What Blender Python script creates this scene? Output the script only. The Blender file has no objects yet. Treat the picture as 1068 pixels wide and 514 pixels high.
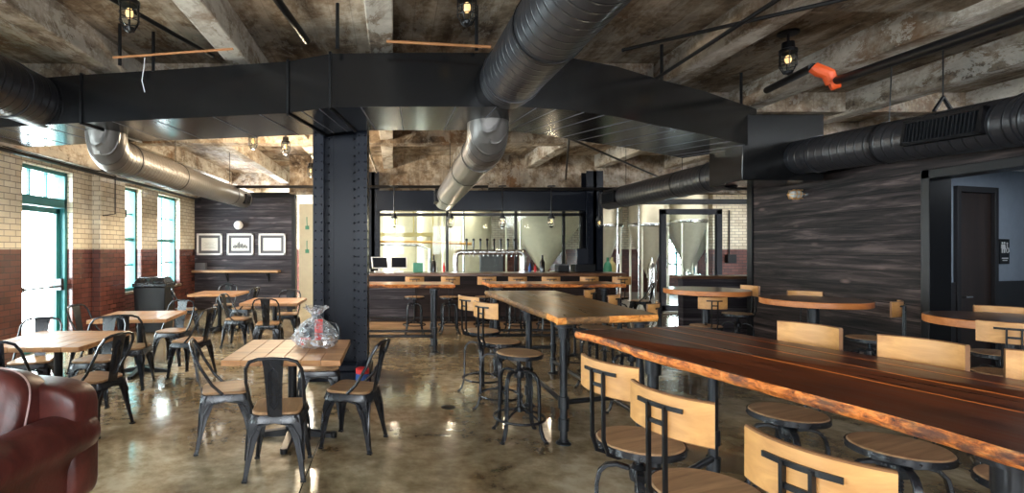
import bpy, math, random
from mathutils import Vector, Matrix, noise
random.seed(7)
PI = math.pi
sc = bpy.context.scene
COL = sc.collection
F, VX, VY, EYE = 540.0, 410.0, 260.0, 1.6     # focal length in px of a 1068 wide frame, vanishing point, eye height

# ------------------------------------------------------------------ mesh builder
class MB:
    def __init__(s): s.v = []; s.f = []; s.m = []
    def add(s, vs, fs, mi=0, M=None):
        b = len(s.v)
        for p in vs:
            p = Vector(p)
            s.v.append(M @ p if M is not None else p)
        for f in fs: s.f.append([b + i for i in f]); s.m.append(mi)
        return s
    def box(s, x0, x1, y0, y1, z0, z1, mi=0, M=None):
        vs = [(x, y, z) for z in (z0, z1) for y in (y0, y1) for x in (x0, x1)]
        return s.add(vs, [(0,2,3,1),(4,5,7,6),(0,1,5,4),(2,6,7,3),(0,4,6,2),(1,3,7,5)], mi, M)
    def cb(s, c, d, mi=0, M=None):
        return s.box(c[0]-d[0]/2, c[0]+d[0]/2, c[1]-d[1]/2, c[1]+d[1]/2, c[2]-d[2]/2, c[2]+d[2]/2, mi, M)
    def rings(s, R, closed=False, caps=True, mi=0, M=None):
        n = len(R[0]); vs = [p for r in R for p in r]; fs = []
        k = len(R)
        for i in range(k if closed else k-1):
            a = i*n; b = ((i+1) % k)*n
            for j in range(n):
                j2 = (j+1) % n
                fs.append((a+j, a+j2, b+j2, b+j))
        if caps and not closed:
            fs.append(tuple(reversed(range(n)))); fs.append(tuple(range((k-1)*n, k*n)))
        return s.add(vs, fs, mi, M)
    def tube(s, pts, r, n=8, closed=False, mi=0, M=None, sec=None, up=None):
        """sweep along pts; r a number or list; sec: (w,h) rectangular section"""
        P = [Vector(p) for p in pts]; k = len(P); R = []
        prev = None
        for i in range(k):
            if closed: t = P[(i+1) % k] - P[i-1]
            else: t = P[min(i+1, k-1)] - P[max(i-1, 0)]
            t.normalize()
            if up is not None: a = Vector(up)
            elif prev is None: a = Vector((0,0,1)) if abs(t.z) < .9 else Vector((1,0,0))
            else: a = prev
            u = a - t*a.dot(t)
            if u.length < 1e-5:
                u = Vector((1,0,0)) - t*t.x
            u.normalize(); w = t.cross(u); prev = u
            rr = r[i] if isinstance(r, (list, tuple)) else r
            if sec:
                w2, h2 = (sec[i] if isinstance(sec, list) else sec)
                ring = [P[i] + w*(a_*w2/2) + u*(b_*h2/2) for a_, b_ in ((-1,-1),(1,-1),(1,1),(-1,1))]
            else:
                ring = [P[i] + (u*math.cos(2*PI*j/n) + w*math.sin(2*PI*j/n))*rr for j in range(n)]
            R.append(ring)
        return s.rings(R, closed, True, mi, M)
    def cyl(s, p0, p1, r0, r1=None, n=16, mi=0, M=None):
        return s.tube([p0, p1], [r0, r0 if r1 is None else r1], n, False, mi, M)
    def lathe(s, prof, n=24, c=(0,0,0), mi=0, M=None, caps=True):
        R = [[(c[0]+r*math.cos(2*PI*j/n), c[1]+r*math.sin(2*PI*j/n), c[2]+z) for j in range(n)] for r, z in prof]
        return s.rings(R, False, caps, mi, M)
    def ball(s, c, r, n=10, mi=0, M=None, sz=None):
        sx, sy, sz_ = sz or (1,1,1)
        prof = [(r*math.sin(PI*i/n)+1e-4, -r*math.cos(PI*i/n)) for i in range(n+1)]
        R = [[(c[0]+q*sx*math.cos(2*PI*j/(2*n)), c[1]+q*sy*math.sin(2*PI*j/(2*n)), c[2]+z*sz_) for j in range(2*n)] for q, z in prof]
        return s.rings(R, False, True, mi, M)
    def prism(s, poly, z0, z1, mi=0, M=None):
        return s.rings([[(x,y,z0) for x,y in poly], [(x,y,z1) for x,y in poly]], False, True, mi, M)
    def sq(s, c, d, e=.35, n=20, mi=0, M=None, e2=None):
        """superellipsoid cushion, centre c, full size d"""
        e2 = e2 or e
        pw = lambda t, k: math.copysign(abs(t)**k, t)
        R = []
        for i in range(n+1):
            a = -PI/2 + PI*i/n
            ca, sa = pw(max(math.cos(a), 1e-4), e2), pw(math.sin(a), e2)
            R.append([(c[0]+d[0]/2*ca*pw(math.cos(2*PI*j/(2*n)), e), c[1]+d[1]/2*ca*pw(math.sin(2*PI*j/(2*n)), e), c[2]+d[2]/2*sa) for j in range(2*n)])
        return s.rings(R, False, True, mi, M)
    def build(s, name, mat, parent=None, loc=None, rz=0, bevel=0, sharp=38, subd=0):
        me = bpy.data.meshes.new(name)
        me.from_pydata([tuple(p) for p in s.v], [], s.f)
        mats = mat if isinstance(mat, (list, tuple)) else [mat]
        for m in mats: me.materials.append(m)
        me.polygons.foreach_set('material_index', s.m)
        me.polygons.foreach_set('use_smooth', [True]*len(s.f))
        me.update()
        import bmesh
        bm = bmesh.new(); bm.from_mesh(me); bmesh.ops.recalc_face_normals(bm, faces=bm.faces); bm.to_mesh(me); bm.free()
        me.set_sharp_from_angle(angle=math.radians(sharp))
        o = bpy.data.objects.new(name, me); COL.objects.link(o)
        if parent is not None: o.parent = parent
        if loc is not None: o.location = loc
        o.rotation_euler.z = rz
        if bevel:
            b = o.modifiers.new('bevel', 'BEVEL'); b.width = bevel; b.segments = 2; b.limit_method = 'ANGLE'; b.angle_limit = .7
        if subd:
            b = o.modifiers.new('subd', 'SUBSURF'); b.levels = subd; b.render_levels = subd
        return o

def tag(o, label=None, cat=None, group=None, kind=None):
    if label: o['label'] = label
    if cat: o['category'] = cat
    if group: o['group'] = group
    if kind: o['kind'] = kind
    return o
def thing(name, label, cat, loc=(0,0,0), rz=0, group=None):
    o = bpy.data.objects.new(name, None); COL.objects.link(o); o.empty_display_size = .1
    o.location = loc; o.rotation_euler.z = rz
    return tag(o, label, cat, group)
def children(o): return [c for c in bpy.data.objects if c.parent is o]
def dup(o, loc, rz, label, group=None, scale=None):
    def cp(s, par):
        c = s.copy(); COL.objects.link(c)
        if par is not None: c.parent = par
        for ch in kids.get(s.name, []): cp(ch, c)
        return c
    kids = {}
    for x in list(bpy.data.objects):
        if x.parent is not None: kids.setdefault(x.parent.name, []).append(x)
    r = cp(o, None); r.location = loc; r.rotation_euler = (0,0,rz)
    r['label'] = label
    if group: r['group'] = group
    return r
def struct(name, mb, mat, parent=None, **k):
    o = mb.build(name, mat, parent, **k)
    if parent is None: o['kind'] = 'structure'
    return o
def arc(c, r, a0, a1, n, plane='xz'):
    out = []
    for i in range(n+1):
        a = a0 + (a1-a0)*i/n; p, q = r*math.cos(a), r*math.sin(a)
        out.append((c[0]+p, c[1], c[2]+q) if plane == 'xz' else (c[0]+p, c[1]+q, c[2]) if plane == 'xy' else (c[0], c[1]+p, c[2]+q))
    return out

# ------------------------------------------------------------------ materials
class NT:
    def __init__(s, name):
        s.mat = bpy.data.materials.new(name); s.mat.use_nodes = True
        s.t = s.mat.node_tree; s.b = s.t.nodes['Principled BSDF']; s.out = s.t.nodes['Material Output']
    def n(s, typ, **kw):
        x = s.t.nodes.new(typ)
        for k, v in kw.items():
            if hasattr(x, k): setattr(x, k, v)
            else: s.put(x, k, v)
        return x
    def put(s, node, key, v):
        sock = node.inputs[key] if not isinstance(key, str) or key in node.inputs else node.inputs[key.replace('_', ' ')]
        if isinstance(v, bpy.types.NodeSocket): s.t.links.new(v, sock)
        else: sock.default_value = v
    def set(s, **kw):
        for k, v in kw.items(): s.put(s.b, k.replace('_', ' '), v)
        return s
    def obj(s, scale=(1,1,1), loc=(0,0,0), rot=(0,0,0)):
        c = s.n('ShaderNodeTexCoord'); m = s.n('ShaderNodeMapping')
        s.t.links.new(c.outputs['Object'], m.inputs['Vector'])
        m.inputs['Scale'].default_value = scale; m.inputs['Location'].default_value = loc; m.inputs['Rotation'].default_value = rot
        return m.outputs[0]
    def math(s, op, a, b=0.0, c=None):
        x = s.n('ShaderNodeMath', operation=op)
        s.put(x, 0, a); s.put(x, 1, b)
        if c is not None: s.put(x, 2, c)
        return x.outputs[0]
    def noise(s, vec, scale, detail=4, rough=.55, dist=0):
        x = s.n('ShaderNodeTexNoise'); s.put(x, 'Vector', vec); s.put(x, 'Scale', scale); s.put(x, 'Detail', detail)
        s.put(x, 'Roughness', rough); s.put(x, 'Distortion', dist)
        return x.outputs['Fac']
    def ramp(s, fac, stops):
        r = s.n('ShaderNodeValToRGB'); s.put(r, 'Fac', fac); e = r.color_ramp.elements
        while len(e) < len(stops): e.new(.5)
        for i, (p, c) in enumerate(stops):
            e[i].position = p
            e[i].color = (*c, 1) if isinstance(c, (tuple, list)) else (c, c, c, 1)
        return r.outputs[0]
    def mix(s, fac, a, b, mode='MIX'):
        x = s.n('ShaderNodeMix', data_type='RGBA', blend_type=mode)
        s.put(x, 0, fac)
        for k, v in ((6, a), (7, b)):
            if isinstance(v, (tuple, list)): v = (*v[:3], 1)
            s.put(x, k, v)
        return x.outputs[2]
    def bump(s, h, strength=.3, dist=.01):
        x = s.n('ShaderNodeBump'); s.put(x, 'Height', h); s.put(x, 'Strength', strength); s.put(x, 'Distance', dist)
        s.t.links.new(x.outputs[0], s.b.inputs['Normal']); return x

def plain(name, c, rough=.5, metal=0, spec=.5, coat=0, var=.12):
    k = NT(name)
    f = k.noise(k.obj(), 9, 3)
    col = k.mix(f, tuple(x*(1-var) for x in c), tuple(min(1, x*(1+var)) for x in c))
    k.set(Base_Color=col, Roughness=rough, Metallic=metal, Specular_IOR_Level=spec, Coat_Weight=coat)
    return k.mat
def wood(name, dark, light, axis='x', scale=1.0, rough=.45, coat=0, contrast=(.3,.7)):
    k = NT(name)
    st = {'x': (.7,9,9), 'y': (9,.7,9), 'z': (9,9,.7)}[axis]
    v = k.obj(tuple(a*scale for a in st))
    f = k.noise(v, 2.2, 6, .62, .6); g = k.noise(k.obj((2,2,2)), 1.3, 3)
    c = k.ramp(f, [(contrast[0], dark), (contrast[1], light)])
    c = k.mix(k.math('MULTIPLY', g, .35), c, tuple(x*.6 for x in dark))
    k.set(Base_Color=c, Roughness=rough, Coat_Weight=coat, Coat_Roughness=.15)
    k.bump(f, .15, .003)
    return k.mat
def boards(name, along, height, dark, light, bh=.145, rough=.55):
    """dark stained horizontal planks: along = axis letter, height axis z"""
    k = NT(name)
    sep = k.n('ShaderNodeSeparateXYZ'); k.put(sep, 0, k.obj())
    u = sep.outputs['XYZ'.index(along.upper())]; z = sep.outputs[2]
    q = k.math('DIVIDE', z, bh); idx = k.math('FLOOR', q); fr = k.math('FRACT', q)
    cmb = k.n('ShaderNodeCombineXYZ')
    k.put(cmb, 0, k.math('ADD', k.math('MULTIPLY', u, .55), k.math('MULTIPLY', idx, 7.31)))
    k.put(cmb, 1, k.math('MULTIPLY', z, 7)); k.put(cmb, 2, k.math('MULTIPLY', idx, 3.7))
    f = k.noise(cmb.outputs[0], 1.7, 8, .66, .5)
    wn = k.n('ShaderNodeTexWhiteNoise', noise_dimensions='1D'); k.put(wn, 'W', idx)
    c = k.ramp(f, [(.36, dark), (.52, tuple(a*.75+b*.25 for a, b in zip(dark, light))), (.68, light)])
    c = k.mix(k.math('MULTIPLY', wn.outputs['Value'], .55), c, tuple(x*.5 for x in dark))
    # knots
    vo = k.n('ShaderNodeTexVoronoi'); cm2 = k.n('ShaderNodeCombineXYZ')
    k.put(cm2, 0, k.math('MULTIPLY', u, 1.6)); k.put(cm2, 1, k.math('MULTIPLY', z, 4.5)); k.put(vo, 'Vector', cm2.outputs[0]); k.put(vo, 'Scale', 1.0)
    kn = k.ramp(vo.outputs['Distance'], [(.02, 1.0), (.16, 0.0)])
    c = k.mix(k.math('MULTIPLY', kn, .5), c, (light[0]*1.9, light[1]*1.75, light[2]*1.7))
    gap = k.math('LESS_THAN', fr, .05)
    c = k.mix(gap, c, (.004,.004,.004))
    k.set(Base_Color=c, Roughness=.6, Specular_IOR_Level=.22)
    k.bump(k.math('SUBTRACT', k.math('MULTIPLY', f, .4), gap), .5, .006)
    return k.mat
def bricks(name):
    k = NT(name)
    sep = k.n('ShaderNodeSeparateXYZ'); k.put(sep, 0, k.obj())
    cmb = k.n('ShaderNodeCombineXYZ')
    k.put(cmb, 0, k.math('ADD', sep.outputs[0], sep.outputs[1])); k.put(cmb, 1, sep.outputs[2])
    def br(c1, c2, mo):
        b = k.n('ShaderNodeTexBrick', offset=.5); k.put(b, 'Vector', cmb.outputs[0]); k.put(b, 'Scale', 1.0)
        k.put(b, 'Color1', (*c1,1)); k.put(b, 'Color2', (*c2,1)); k.put(b, 'Mortar', (*mo,1))
        k.put(b, 'Brick Width', .22); k.put(b, 'Row Height', .085); k.put(b, 'Mortar Size', .006); k.put(b, 'Bias', -.1)
        return b
    a = br((.80,.72,.56), (.68,.58,.42), (.28,.24,.20)); m = br((.16,.055,.04), (.095,.035,.03), (.05,.03,.028))
    f = k.math('GREATER_THAN', sep.outputs[2], 1.6)
    dirt = k.noise(k.obj(), 1.1, 5, .6)
    c = k.mix(f, m.outputs['Color'], a.outputs['Color'])
    c = k.mix(k.ramp(dirt, [(.45, 0.0), (.75, .45)]), c, (.22,.15,.10), 'MULTIPLY')
    k.set(Base_Color=c, Roughness=.22)
    k.bump(a.outputs['Fac'], -.4, .004)
    return k.mat
def concrete(name, cols, scale=.5, rough=.85, seed=0, form=0.0, peel=0.0):
    k = NT(name)
    v = k.obj((1,1,1), (seed, seed*2.3, seed*.7))
    f = k.noise(v, scale*1.6, 10, .7, .5)
    g = k.noise(v, scale*14, 8, .75)
    h = k.noise(k.obj((1,.13,1), (seed,0,3)), scale*9, 6, .65)
    t = k.math('ADD', k.math('MULTIPLY', f, .50), k.math('ADD', k.math('MULTIPLY', g, .22), k.math('MULTIPLY', h, .28)))
    c = k.ramp(t, cols)
    rust = k.ramp(k.noise(k.obj((1,1,1), (9+seed,4,1)), scale*1.2, 7, .72), [(.53, 0.0), (.66, .7)])
    c = k.mix(rust, c, (.20,.095,.035), 'MIX')
    if peel:      # flakes of old pale paint
        p = k.ramp(k.noise(k.obj((1,.5,1), (2,seed,7)), scale*5, 10, .78, .4), [(.50, 0.0), (.525, 1.0)])
        c = k.mix(k.math('MULTIPLY', p, peel), c, (.72,.68,.60))
    if form:      # marks of the shuttering boards
        sp = k.n('ShaderNodeSeparateXYZ'); k.put(sp, 0, k.obj())
        q = k.math('FRACT', k.math('DIVIDE', sp.outputs[0], .21)); ln = k.math('LESS_THAN', q, .05)
        wn = k.n('ShaderNodeTexWhiteNoise', noise_dimensions='1D'); k.put(wn, 'W', k.math('FLOOR', k.math('DIVIDE', sp.outputs[0], .21)))
        c = k.mix(k.math('MULTIPLY', wn.outputs['Value'], form), c, (.06,.042,.03))
        c = k.mix(k.math('MULTIPLY', ln, form), c, (.03,.02,.015))
    k.set(Base_Color=c, Roughness=rough, Specular_IOR_Level=.2)
    k.bump(g, .5, .02)
    return k.mat
def floor_mat():
    k = NT('polished_concrete')
    v = k.obj()
    f = k.noise(v, .9, 8, .62, .7); g = k.noise(v, 7, 5, .65)
    t = k.math('ADD', k.math('MULTIPLY', f, .7), k.math('MULTIPLY', g, .3))
    c = k.ramp(t, [(.38, (.085,.055,.024)), (.46, (.22,.16,.087)), (.54, (.35,.27,.162)), (.63, (.54,.45,.31))])
    sp = k.n('ShaderNodeSeparateXYZ'); k.put(sp, 0, v)
    jx = k.math('LESS_THAN', k.math('FRACT', k.math('DIVIDE', k.math('ADD', sp.outputs[0], .62), 3.4)), .0022)
    jy = k.math('LESS_THAN', k.math('FRACT', k.math('DIVIDE', sp.outputs[1], 3.3)), .0022)
    c = k.mix(k.math('MAXIMUM', jx, jy), c, (.03,.022,.014))
    r = k.ramp(g, [(.3, .10), (.7, .26)])
    k.set(Base_Color=c, Roughness=r, Specular_IOR_Level=.6, Coat_Weight=.5, Coat_Roughness=.06)
    k.bump(f, .06, .02)
    return k.mat
def spiral(name, c, rough, axis=1, pitch=.11, metal=.0):
    k = NT(name)
    sep = k.n('ShaderNodeSeparateXYZ'); k.put(sep, 0, k.obj())
    ang = k.math('ARCTAN2', sep.outputs[0], sep.outputs[2])
    t = k.math('FRACT', k.math('ADD', k.math('DIVIDE', sep.outputs[axis], pitch), k.math('DIVIDE', ang, 2*PI)))
    seam = k.ramp(t, [(0, 0.0), (.1, 1.0), (.25, 0.0)])
    d = k.noise(k.obj(), 5, 4)
    col = k.mix(d, tuple(x*.75 for x in c), tuple(x*1.25 for x in c))
    col = k.mix(k.math('MULTIPLY', seam, .75), col, tuple(x*.35 for x in c))
    k.set(Base_Color=col, Roughness=rough, Metallic=metal)
    k.bump(seam, .7, .01)
    return k.mat
def glass(name, tint=(.93,.97,.96), refl=.10):
    k = NT(name); t = k.t
    tr = k.n('ShaderNodeBsdfTransparent'); tr.inputs[0].default_value = (*tint,1)
    gl = k.n('ShaderNodeBsdfGlossy'); gl.inputs['Roughness'].default_value = .02
    lw = k.n('ShaderNodeLayerWeight'); lw.inputs['Blend'].default_value = .5
    fr = k.math('MULTIPLY_ADD', k.math('POWER', lw.outputs['Facing'], 5.0), .7, .010)
    mx = k.n('ShaderNodeMixShader')
    t.links.new(fr, mx.inputs[0]); t.links.new(tr.outputs[0], mx.inputs[1]); t.links.new(gl.outputs[0], mx.inputs[2])
    t.links.new(mx.outputs[0], k.out.inputs[0])
    return k.mat
def emit(name, c, s):
    k = NT(name); k.set(Base_Color=(*c,1), Emission_Color=(*c,1), Emission_Strength=s); return k.mat

M = {}
M['floor'] = floor_mat()
M['slab'] = concrete('stained_ceiling_slab', [(.37,(.022,.015,.010)),(.45,(.13,.092,.062)),(.52,(.30,.23,.16)),(.60,(.62,.53,.42))], .55, seed=1, form=.22, peel=.25)
M['beam'] = concrete('peeling_painted_beam', [(.38,(.06,.045,.035)),(.45,(.24,.19,.14)),(.51,(.42,.36,.29)),(.62,(.70,.64,.56))], .8, seed=5, peel=.5)
M['brick'] = bricks('glazed_brick')
M['board_y'] = boards('charred_boards_y', 'y', 'z', (.006,.0045,.005), (.165,.118,.11), .19)
M['board_x'] = boards('charred_boards_x', 'x', 'z', (.022,.019,.026), (.16,.14,.155), .19)
M['black'] = plain('black_steel', (.006,.006,.007), .36, .0, .3)
M['col'] = plain('navy_black_painted_steel', (.005,.007,.013), .34, 0, .2)
M['duct'] = plain('black_painted_duct', (.007,.007,.0075), .2, 0, .5)
M['ductpipe'] = spiral('spiral_black_duct', (.020,.020,.023), .36)
M['ductgrey'] = spiral('spiral_grey_duct', (.11,.10,.09), .36, metal=.4)
M['gun'] = plain('gunmetal_steel', (.013,.014,.017), .27, .0, .5, 0, .3)
M['pipe'] = plain('dark_pipe', (.022,.024,.028), .28, .35, .5)
M['teal'] = plain('teal_window_paint', (.03,.20,.21), .4)
M['steel'] = plain('stainless', (.62,.62,.6), .25, .95)
M['cream_tank'] = plain('brushed_tank_steel', (.66,.62,.49), .32, .45)
M['cream'] = plain('cream_painted_wall', (.60,.56,.42), .6)
M['bluegrey'] = plain('blue_grey_wall', (.30,.35,.42), .6)
M['darkpanel'] = plain('dark_wainscot', (.02,.018,.02), .5)
M['browndoor'] = wood('dark_brown_door', (.020,.011,.009), (.05,.028,.02), 'z', .5, .4)
M['seatwood'] = wood('stool_seat_wood', (.22,.115,.055), (.55,.34,.18), 'y', 1.2, .4)
M['backwood'] = wood('bent_ply_back', (.42,.19,.055), (.70,.37,.125), 'x', .8, .42, .05)
M['backedge'] = plain('ply_edge', (.20,.09,.035), .45)
M['cafetop'] = wood('cafe_table_wood', (.22,.085,.028), (.56,.28,.105), 'x', .9, .42, .08)
M['elm'] = wood('elm_seat', (.22,.11,.05), (.46,.27,.13), 'y', 1.4, .4)
def leather():
    k = NT('oxblood_leather')
    f = k.noise(k.obj(), 3.2, 6, .65, .8); g = k.noise(k.obj(), 60, 3, .6); w = k.noise(k.obj((1,1.6,1)), 7, 3, .5, 1.2)
    c = k.ramp(f, [(.34, (.030,.006,.005)), (.52, (.075,.014,.010)), (.70, (.125,.028,.02))])
    k.set(Base_Color=c, Roughness=k.ramp(f, [(.3,.30),(.7,.5)]), Specular_IOR_Level=.5)
    k.bump(k.math('ADD', k.math('MULTIPLY', g, .12), w), .35, .012); return k.mat
M['leather'] = leather()
M['piping'] = plain('pale_stitching', (.42,.28,.25), .6)
M['glass'] = glass('clear_glass')
M['white'] = plain('white_paint', (.8,.8,.8), .5)
M['paper'] = plain('print_paper', (.78,.77,.72), .7)
M['mat_grey'] = plain('grey_mat_board', (.10,.10,.115), .7)
M['ink'] = plain('ink_drawing', (.14,.14,.14), .8)
M['rust'] = plain('rusty_conduit', (.40,.17,.06), .6)
M['orange'] = plain('orange_coupling', (.75,.10,.02), .45)
M['bulb'] = emit('warm_bulb', (1,.62,.26), .7)
M['brass'] = plain('copper_pipe', (.78,.44,.16), .3, .85)
M['red'] = plain('red_label', (.62,.03,.03), .4)
M['blue'] = plain('blue_label', (.03,.09,.32), .4)
M['bottle'] = plain('dark_bottle_glass', (.012,.009,.008), .12)
M['screen'] = plain('dark_screen', (.012,.014,.02), .12)
M['yellow'] = plain('ochre_platform_paint', (.50,.40,.16), .5)
M['green'] = plain('green_pipe_paint', (.04,.22,.13), .4)
M['bfloor'] = plain('pale_epoxy_floor', (.50,.47,.42), .22)
M['basket'] = wood('wicker', (.10,.05,.02), (.30,.17,.08), 'z', 3, .6)
M['paleglass'] = plain('pale_glassware', (.6,.6,.55), .1)

def slab_mat(name, dark, light, line, lines, sat=1.0):
    """table top planks running along local y; lines = x positions of the pale gaps between planks"""
    k = NT(name)
    v = k.obj((7, .55, 7))
    f = k.noise(v, 2.0, 8, .62, 1.0); g = k.noise(k.obj((1.4,1.4,1)), 1.5, 4, .6)
    c = k.ramp(f, [(.30, dark), (.72, light)])
    c = k.mix(k.ramp(g, [(.4, 0.0), (.75, .7)]), c, tuple(x*.5 for x in dark))
    sep = k.n('ShaderNodeSeparateXYZ'); k.put(sep, 0, k.obj())
    wob = k.math('MULTIPLY', k.math('SUBTRACT', k.noise(k.obj((0,1,0)), 2.2, 2), .5), .02)
    acc = None
    for x, wd in lines:
        d = k.math('LESS_THAN', k.math('ABSOLUTE', k.math('SUBTRACT', k.math('ADD', sep.outputs[0], wob), x)), wd)
        acc = d if acc is None else k.math('MAXIMUM', acc, d)
    brk = k.ramp(k.noise(k.obj((0,1,0), (0,5,0)), 2.0, 3), [(.30, 0.0), (.38, 1.0)])
    c = k.mix(k.math('MULTIPLY', acc, brk), c, line)
    k.set(Base_Color=c, Roughness=k.ramp(f, [(.2, .2), (.8, .5)]), Coat_Weight=.05, Coat_Roughness=.2, Specular_IOR_Level=.25)
    k.bump(f, .1, .003)
    return k.mat
M['slabtop'] = slab_mat('red_brown_slab_top', (.040,.009,.004), (.17,.042,.013), (.75,.20,.035), [(-.08,.007),(.16,.008),(.37,.005)])
M['slabtop2'] = slab_mat('olive_brown_slab_top', (.12,.06,.02), (.34,.20,.085), (.45,.20,.06), [(-.16,.004),(.14,.004)])
def edge_mat(name, cols, patch):
    k = NT(name)
    f = k.noise(k.obj((4,4,9)), 3.6, 8, .75, .6)
    c = k.ramp(f, cols)
    p = k.ramp(k.noise(k.obj((1,1,3)), 3.1, 6, .7), patch)
    c = k.mix(p, c, (.055,.035,.034))
    k.set(Base_Color=c, Roughness=.5, Specular_IOR_Level=.3); k.bump(f, .7, .012); return k.mat
M['edge2'] = edge_mat('dark_live_edge', [(.34,(.03,.016,.01)),(.45,(.15,.075,.03)),(.6,(.34,.17,.06))], [(.47,0.0),(.58,.6)])
M['edge'] = edge_mat('live_edge_bark', [(.34,(.05,.02,.014)),(.42,(.33,.085,.02)),(.50,(.72,.20,.035)),(.66,(.88,.40,.12))], [(.50,0.0),(.60,.85)])
M['sapwood'] = edge_mat('orange_sapwood', [(.36,(.30,.08,.02)),(.48,(.80,.28,.05)),(.66,(.95,.5,.15))], [(.6,0.0),(.7,.7)])
M['bartop'] = wood('bar_top_wood', (.30,.12,.035), (.62,.30,.10), 'x', .6, .35, .3)
M['roundtop'] = wood('round_top_wood', (.05,.018,.008), (.17,.07,.028), 'x', .6, .28, .4)
M['roundedge'] = wood('round_edge_wood', (.42,.13,.03), (.66,.25,.07), 'x', .6, .4, .2)
M['bardark'] = boards('bar_front_boards', 'x', 'z', (.02,.012,.011), (.07,.045,.04), .16)
M['ledge'] = wood('ledge_wood', (.25,.13,.06), (.55,.33,.17), 'x', .7, .4)

def cello():
    k = NT('cellophane'); t = k.t
    tr = k.n('ShaderNodeBsdfTransparent'); gl = k.n('ShaderNodeBsdfGlossy'); gl.inputs['Roughness'].default_value = .12
    df = k.n('ShaderNodeBsdfDiffuse'); df.inputs['Color'].default_value = (.8,.82,.85,1)
    m0 = k.n('ShaderNodeMixShader'); m0.inputs[0].default_value = .4
    t.links.new(gl.outputs[0], m0.inputs[1]); t.links.new(df.outputs[0], m0.inputs[2])
    mx = k.n('ShaderNodeMixShader')
    f = k.ramp(k.noise(k.obj(), 14, 4, .6, 1.5), [(.40, .15), (.58, .75)])
    t.links.new(f, mx.inputs[0]); t.links.new(tr.outputs[0], mx.inputs[1]); t.links.new(m0.outputs[0], mx.inputs[2])
    t.links.new(mx.outputs[0], k.out.inputs[0]); return k.mat
M['cello'] = cello()

# ------------------------------------------------------------------ the setting
XL, XR, YB = -5.33, 6.0, 13.9
CEIL, BEAMZ = 3.95, 3.62
struct('floor', MB().box(-8, 16, -4, 20, -.2, 0), M['floor'])
bf = struct('trim_1', MB().box(5.0, 14, 13.05, 19.4, 0.0, .012).box(-1.0, 5.0, 12.9, 19.4, 0, .012), M['bfloor'])

ceil = struct('ceiling', MB().box(-6, 15, -4, 20, CEIL, CEIL+.25), M['slab'])
BX = [-5.05, -3.3, -1.68, -.12, 1.62, 3.42, 5.15]
for i, x in enumerate(BX + [6.9, 8.7, 10.5, 12.3]):
    y0 = -4
    MB().box(x-.12, x+.12, y0, 20, BEAMZ, CEIL+.01).build('beam', M['beam'], ceil, bevel=.012)
for y, z, x0, x1, w in ((6.75, 3.575, -5.5, 3.3, .4), (9.7, 3.56, -5.5, 15, .32), (13.1, 3.0, -2.6, 15, .3), (16, 3.56, -5.5, 15, .3), (4.5, 3.72, 3.5, 14, .26), (7.9, 3.66, 3.5, 14, .28), (1.2, 3.6, -6, 14, .35)):  # lowest girder is dropped to hide the overbright brewery wall behind it
    MB().box(x0, x1, y-w/2, y+w/2, z, CEIL+.01).build('girder', M['slab'], ceil, bevel=.012)

# left wall with openings
def wall_with_holes(x0, x1, yspan, zt, holes, mb):
    """wall along y: holes (y0,y1,z0,z1)"""
    y = yspan[0]
    for (a, b, z0, z1) in sorted(holes):
        mb.box(x0, x1, y, a, 0, zt)
        if z0 > 0: mb.box(x0, x1, a, b, 0, z0)
        mb.box(x0, x1, a, b, z1, zt)
        y = b
    mb.box(x0, x1, y, yspan[1], 0, zt)
    return mb
holes = [(-.6,1.6,.75,2.85),(3.6,5.6,.75,2.85),(7.45,8.62,0,2.86),(10.2,10.98,.75,2.86),(11.75,12.95,.75,2.86)]
mb = wall_with_holes(XL-.4, XL, (-4, YB+.2), CEIL, holes, MB())
mb.box(XL, XL+.16, 9.15, 10.0, 0, CEIL)          # brick pier
struct('wall_left', mb, M['brick'], bevel=.012)
struct('trim_14', MB().box(XL, XL+.2, -4, 13.8, 2.98, 3.66), M['beam'], bevel=.01)
def window(n, y0, y1, z0, z1, cols=2, rows=4):
    x = XL-.2
    mb = MB(); t = .055
    for a, b, c, d in ((y0,y0+t,z0,z1),(y1-t,y1,z0,z1),(y0,y1,z0,z0+t),(y0,y1,z1-t,z1)):
        mb.box(x-.06, x+.08, a, b, c, d)
    zm = (z0+z1)/2
    mb.box(x-.03, x+.05, y0, y1, zm-.035, zm+.035)
    for i in range(1, cols):
        yy = y0+(y1-y0)*i/cols; mb.box(x-.015, x+.025, yy-.016, yy+.016, z0, z1)
    for i in range(1, rows):
        zz = z0+(z1-z0)*i/rows; mb.box(x-.015, x+.025, y0, y1, zz-.014, zz+.014)
    w = struct(f'window_{n}', mb, M['teal'])
    MB().box(x, x+.006, y0+t, y1-t, z0+t, z1-t).build('pane', M['glass'], w)
    MB().box(XL-.14, XL+.03, y0-.02, y1+.02, z0-.05, z0).build('sill', M['slab'], w)
    return w
window(1, 10.2, 10.98, .75, 2.86); window(2, 11.75, 12.95, .75, 2.86)
window(3, 3.6, 5.6, .75, 2.85, 4); window(4, -.6, 1.6, .75, 2.85, 4)
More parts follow.
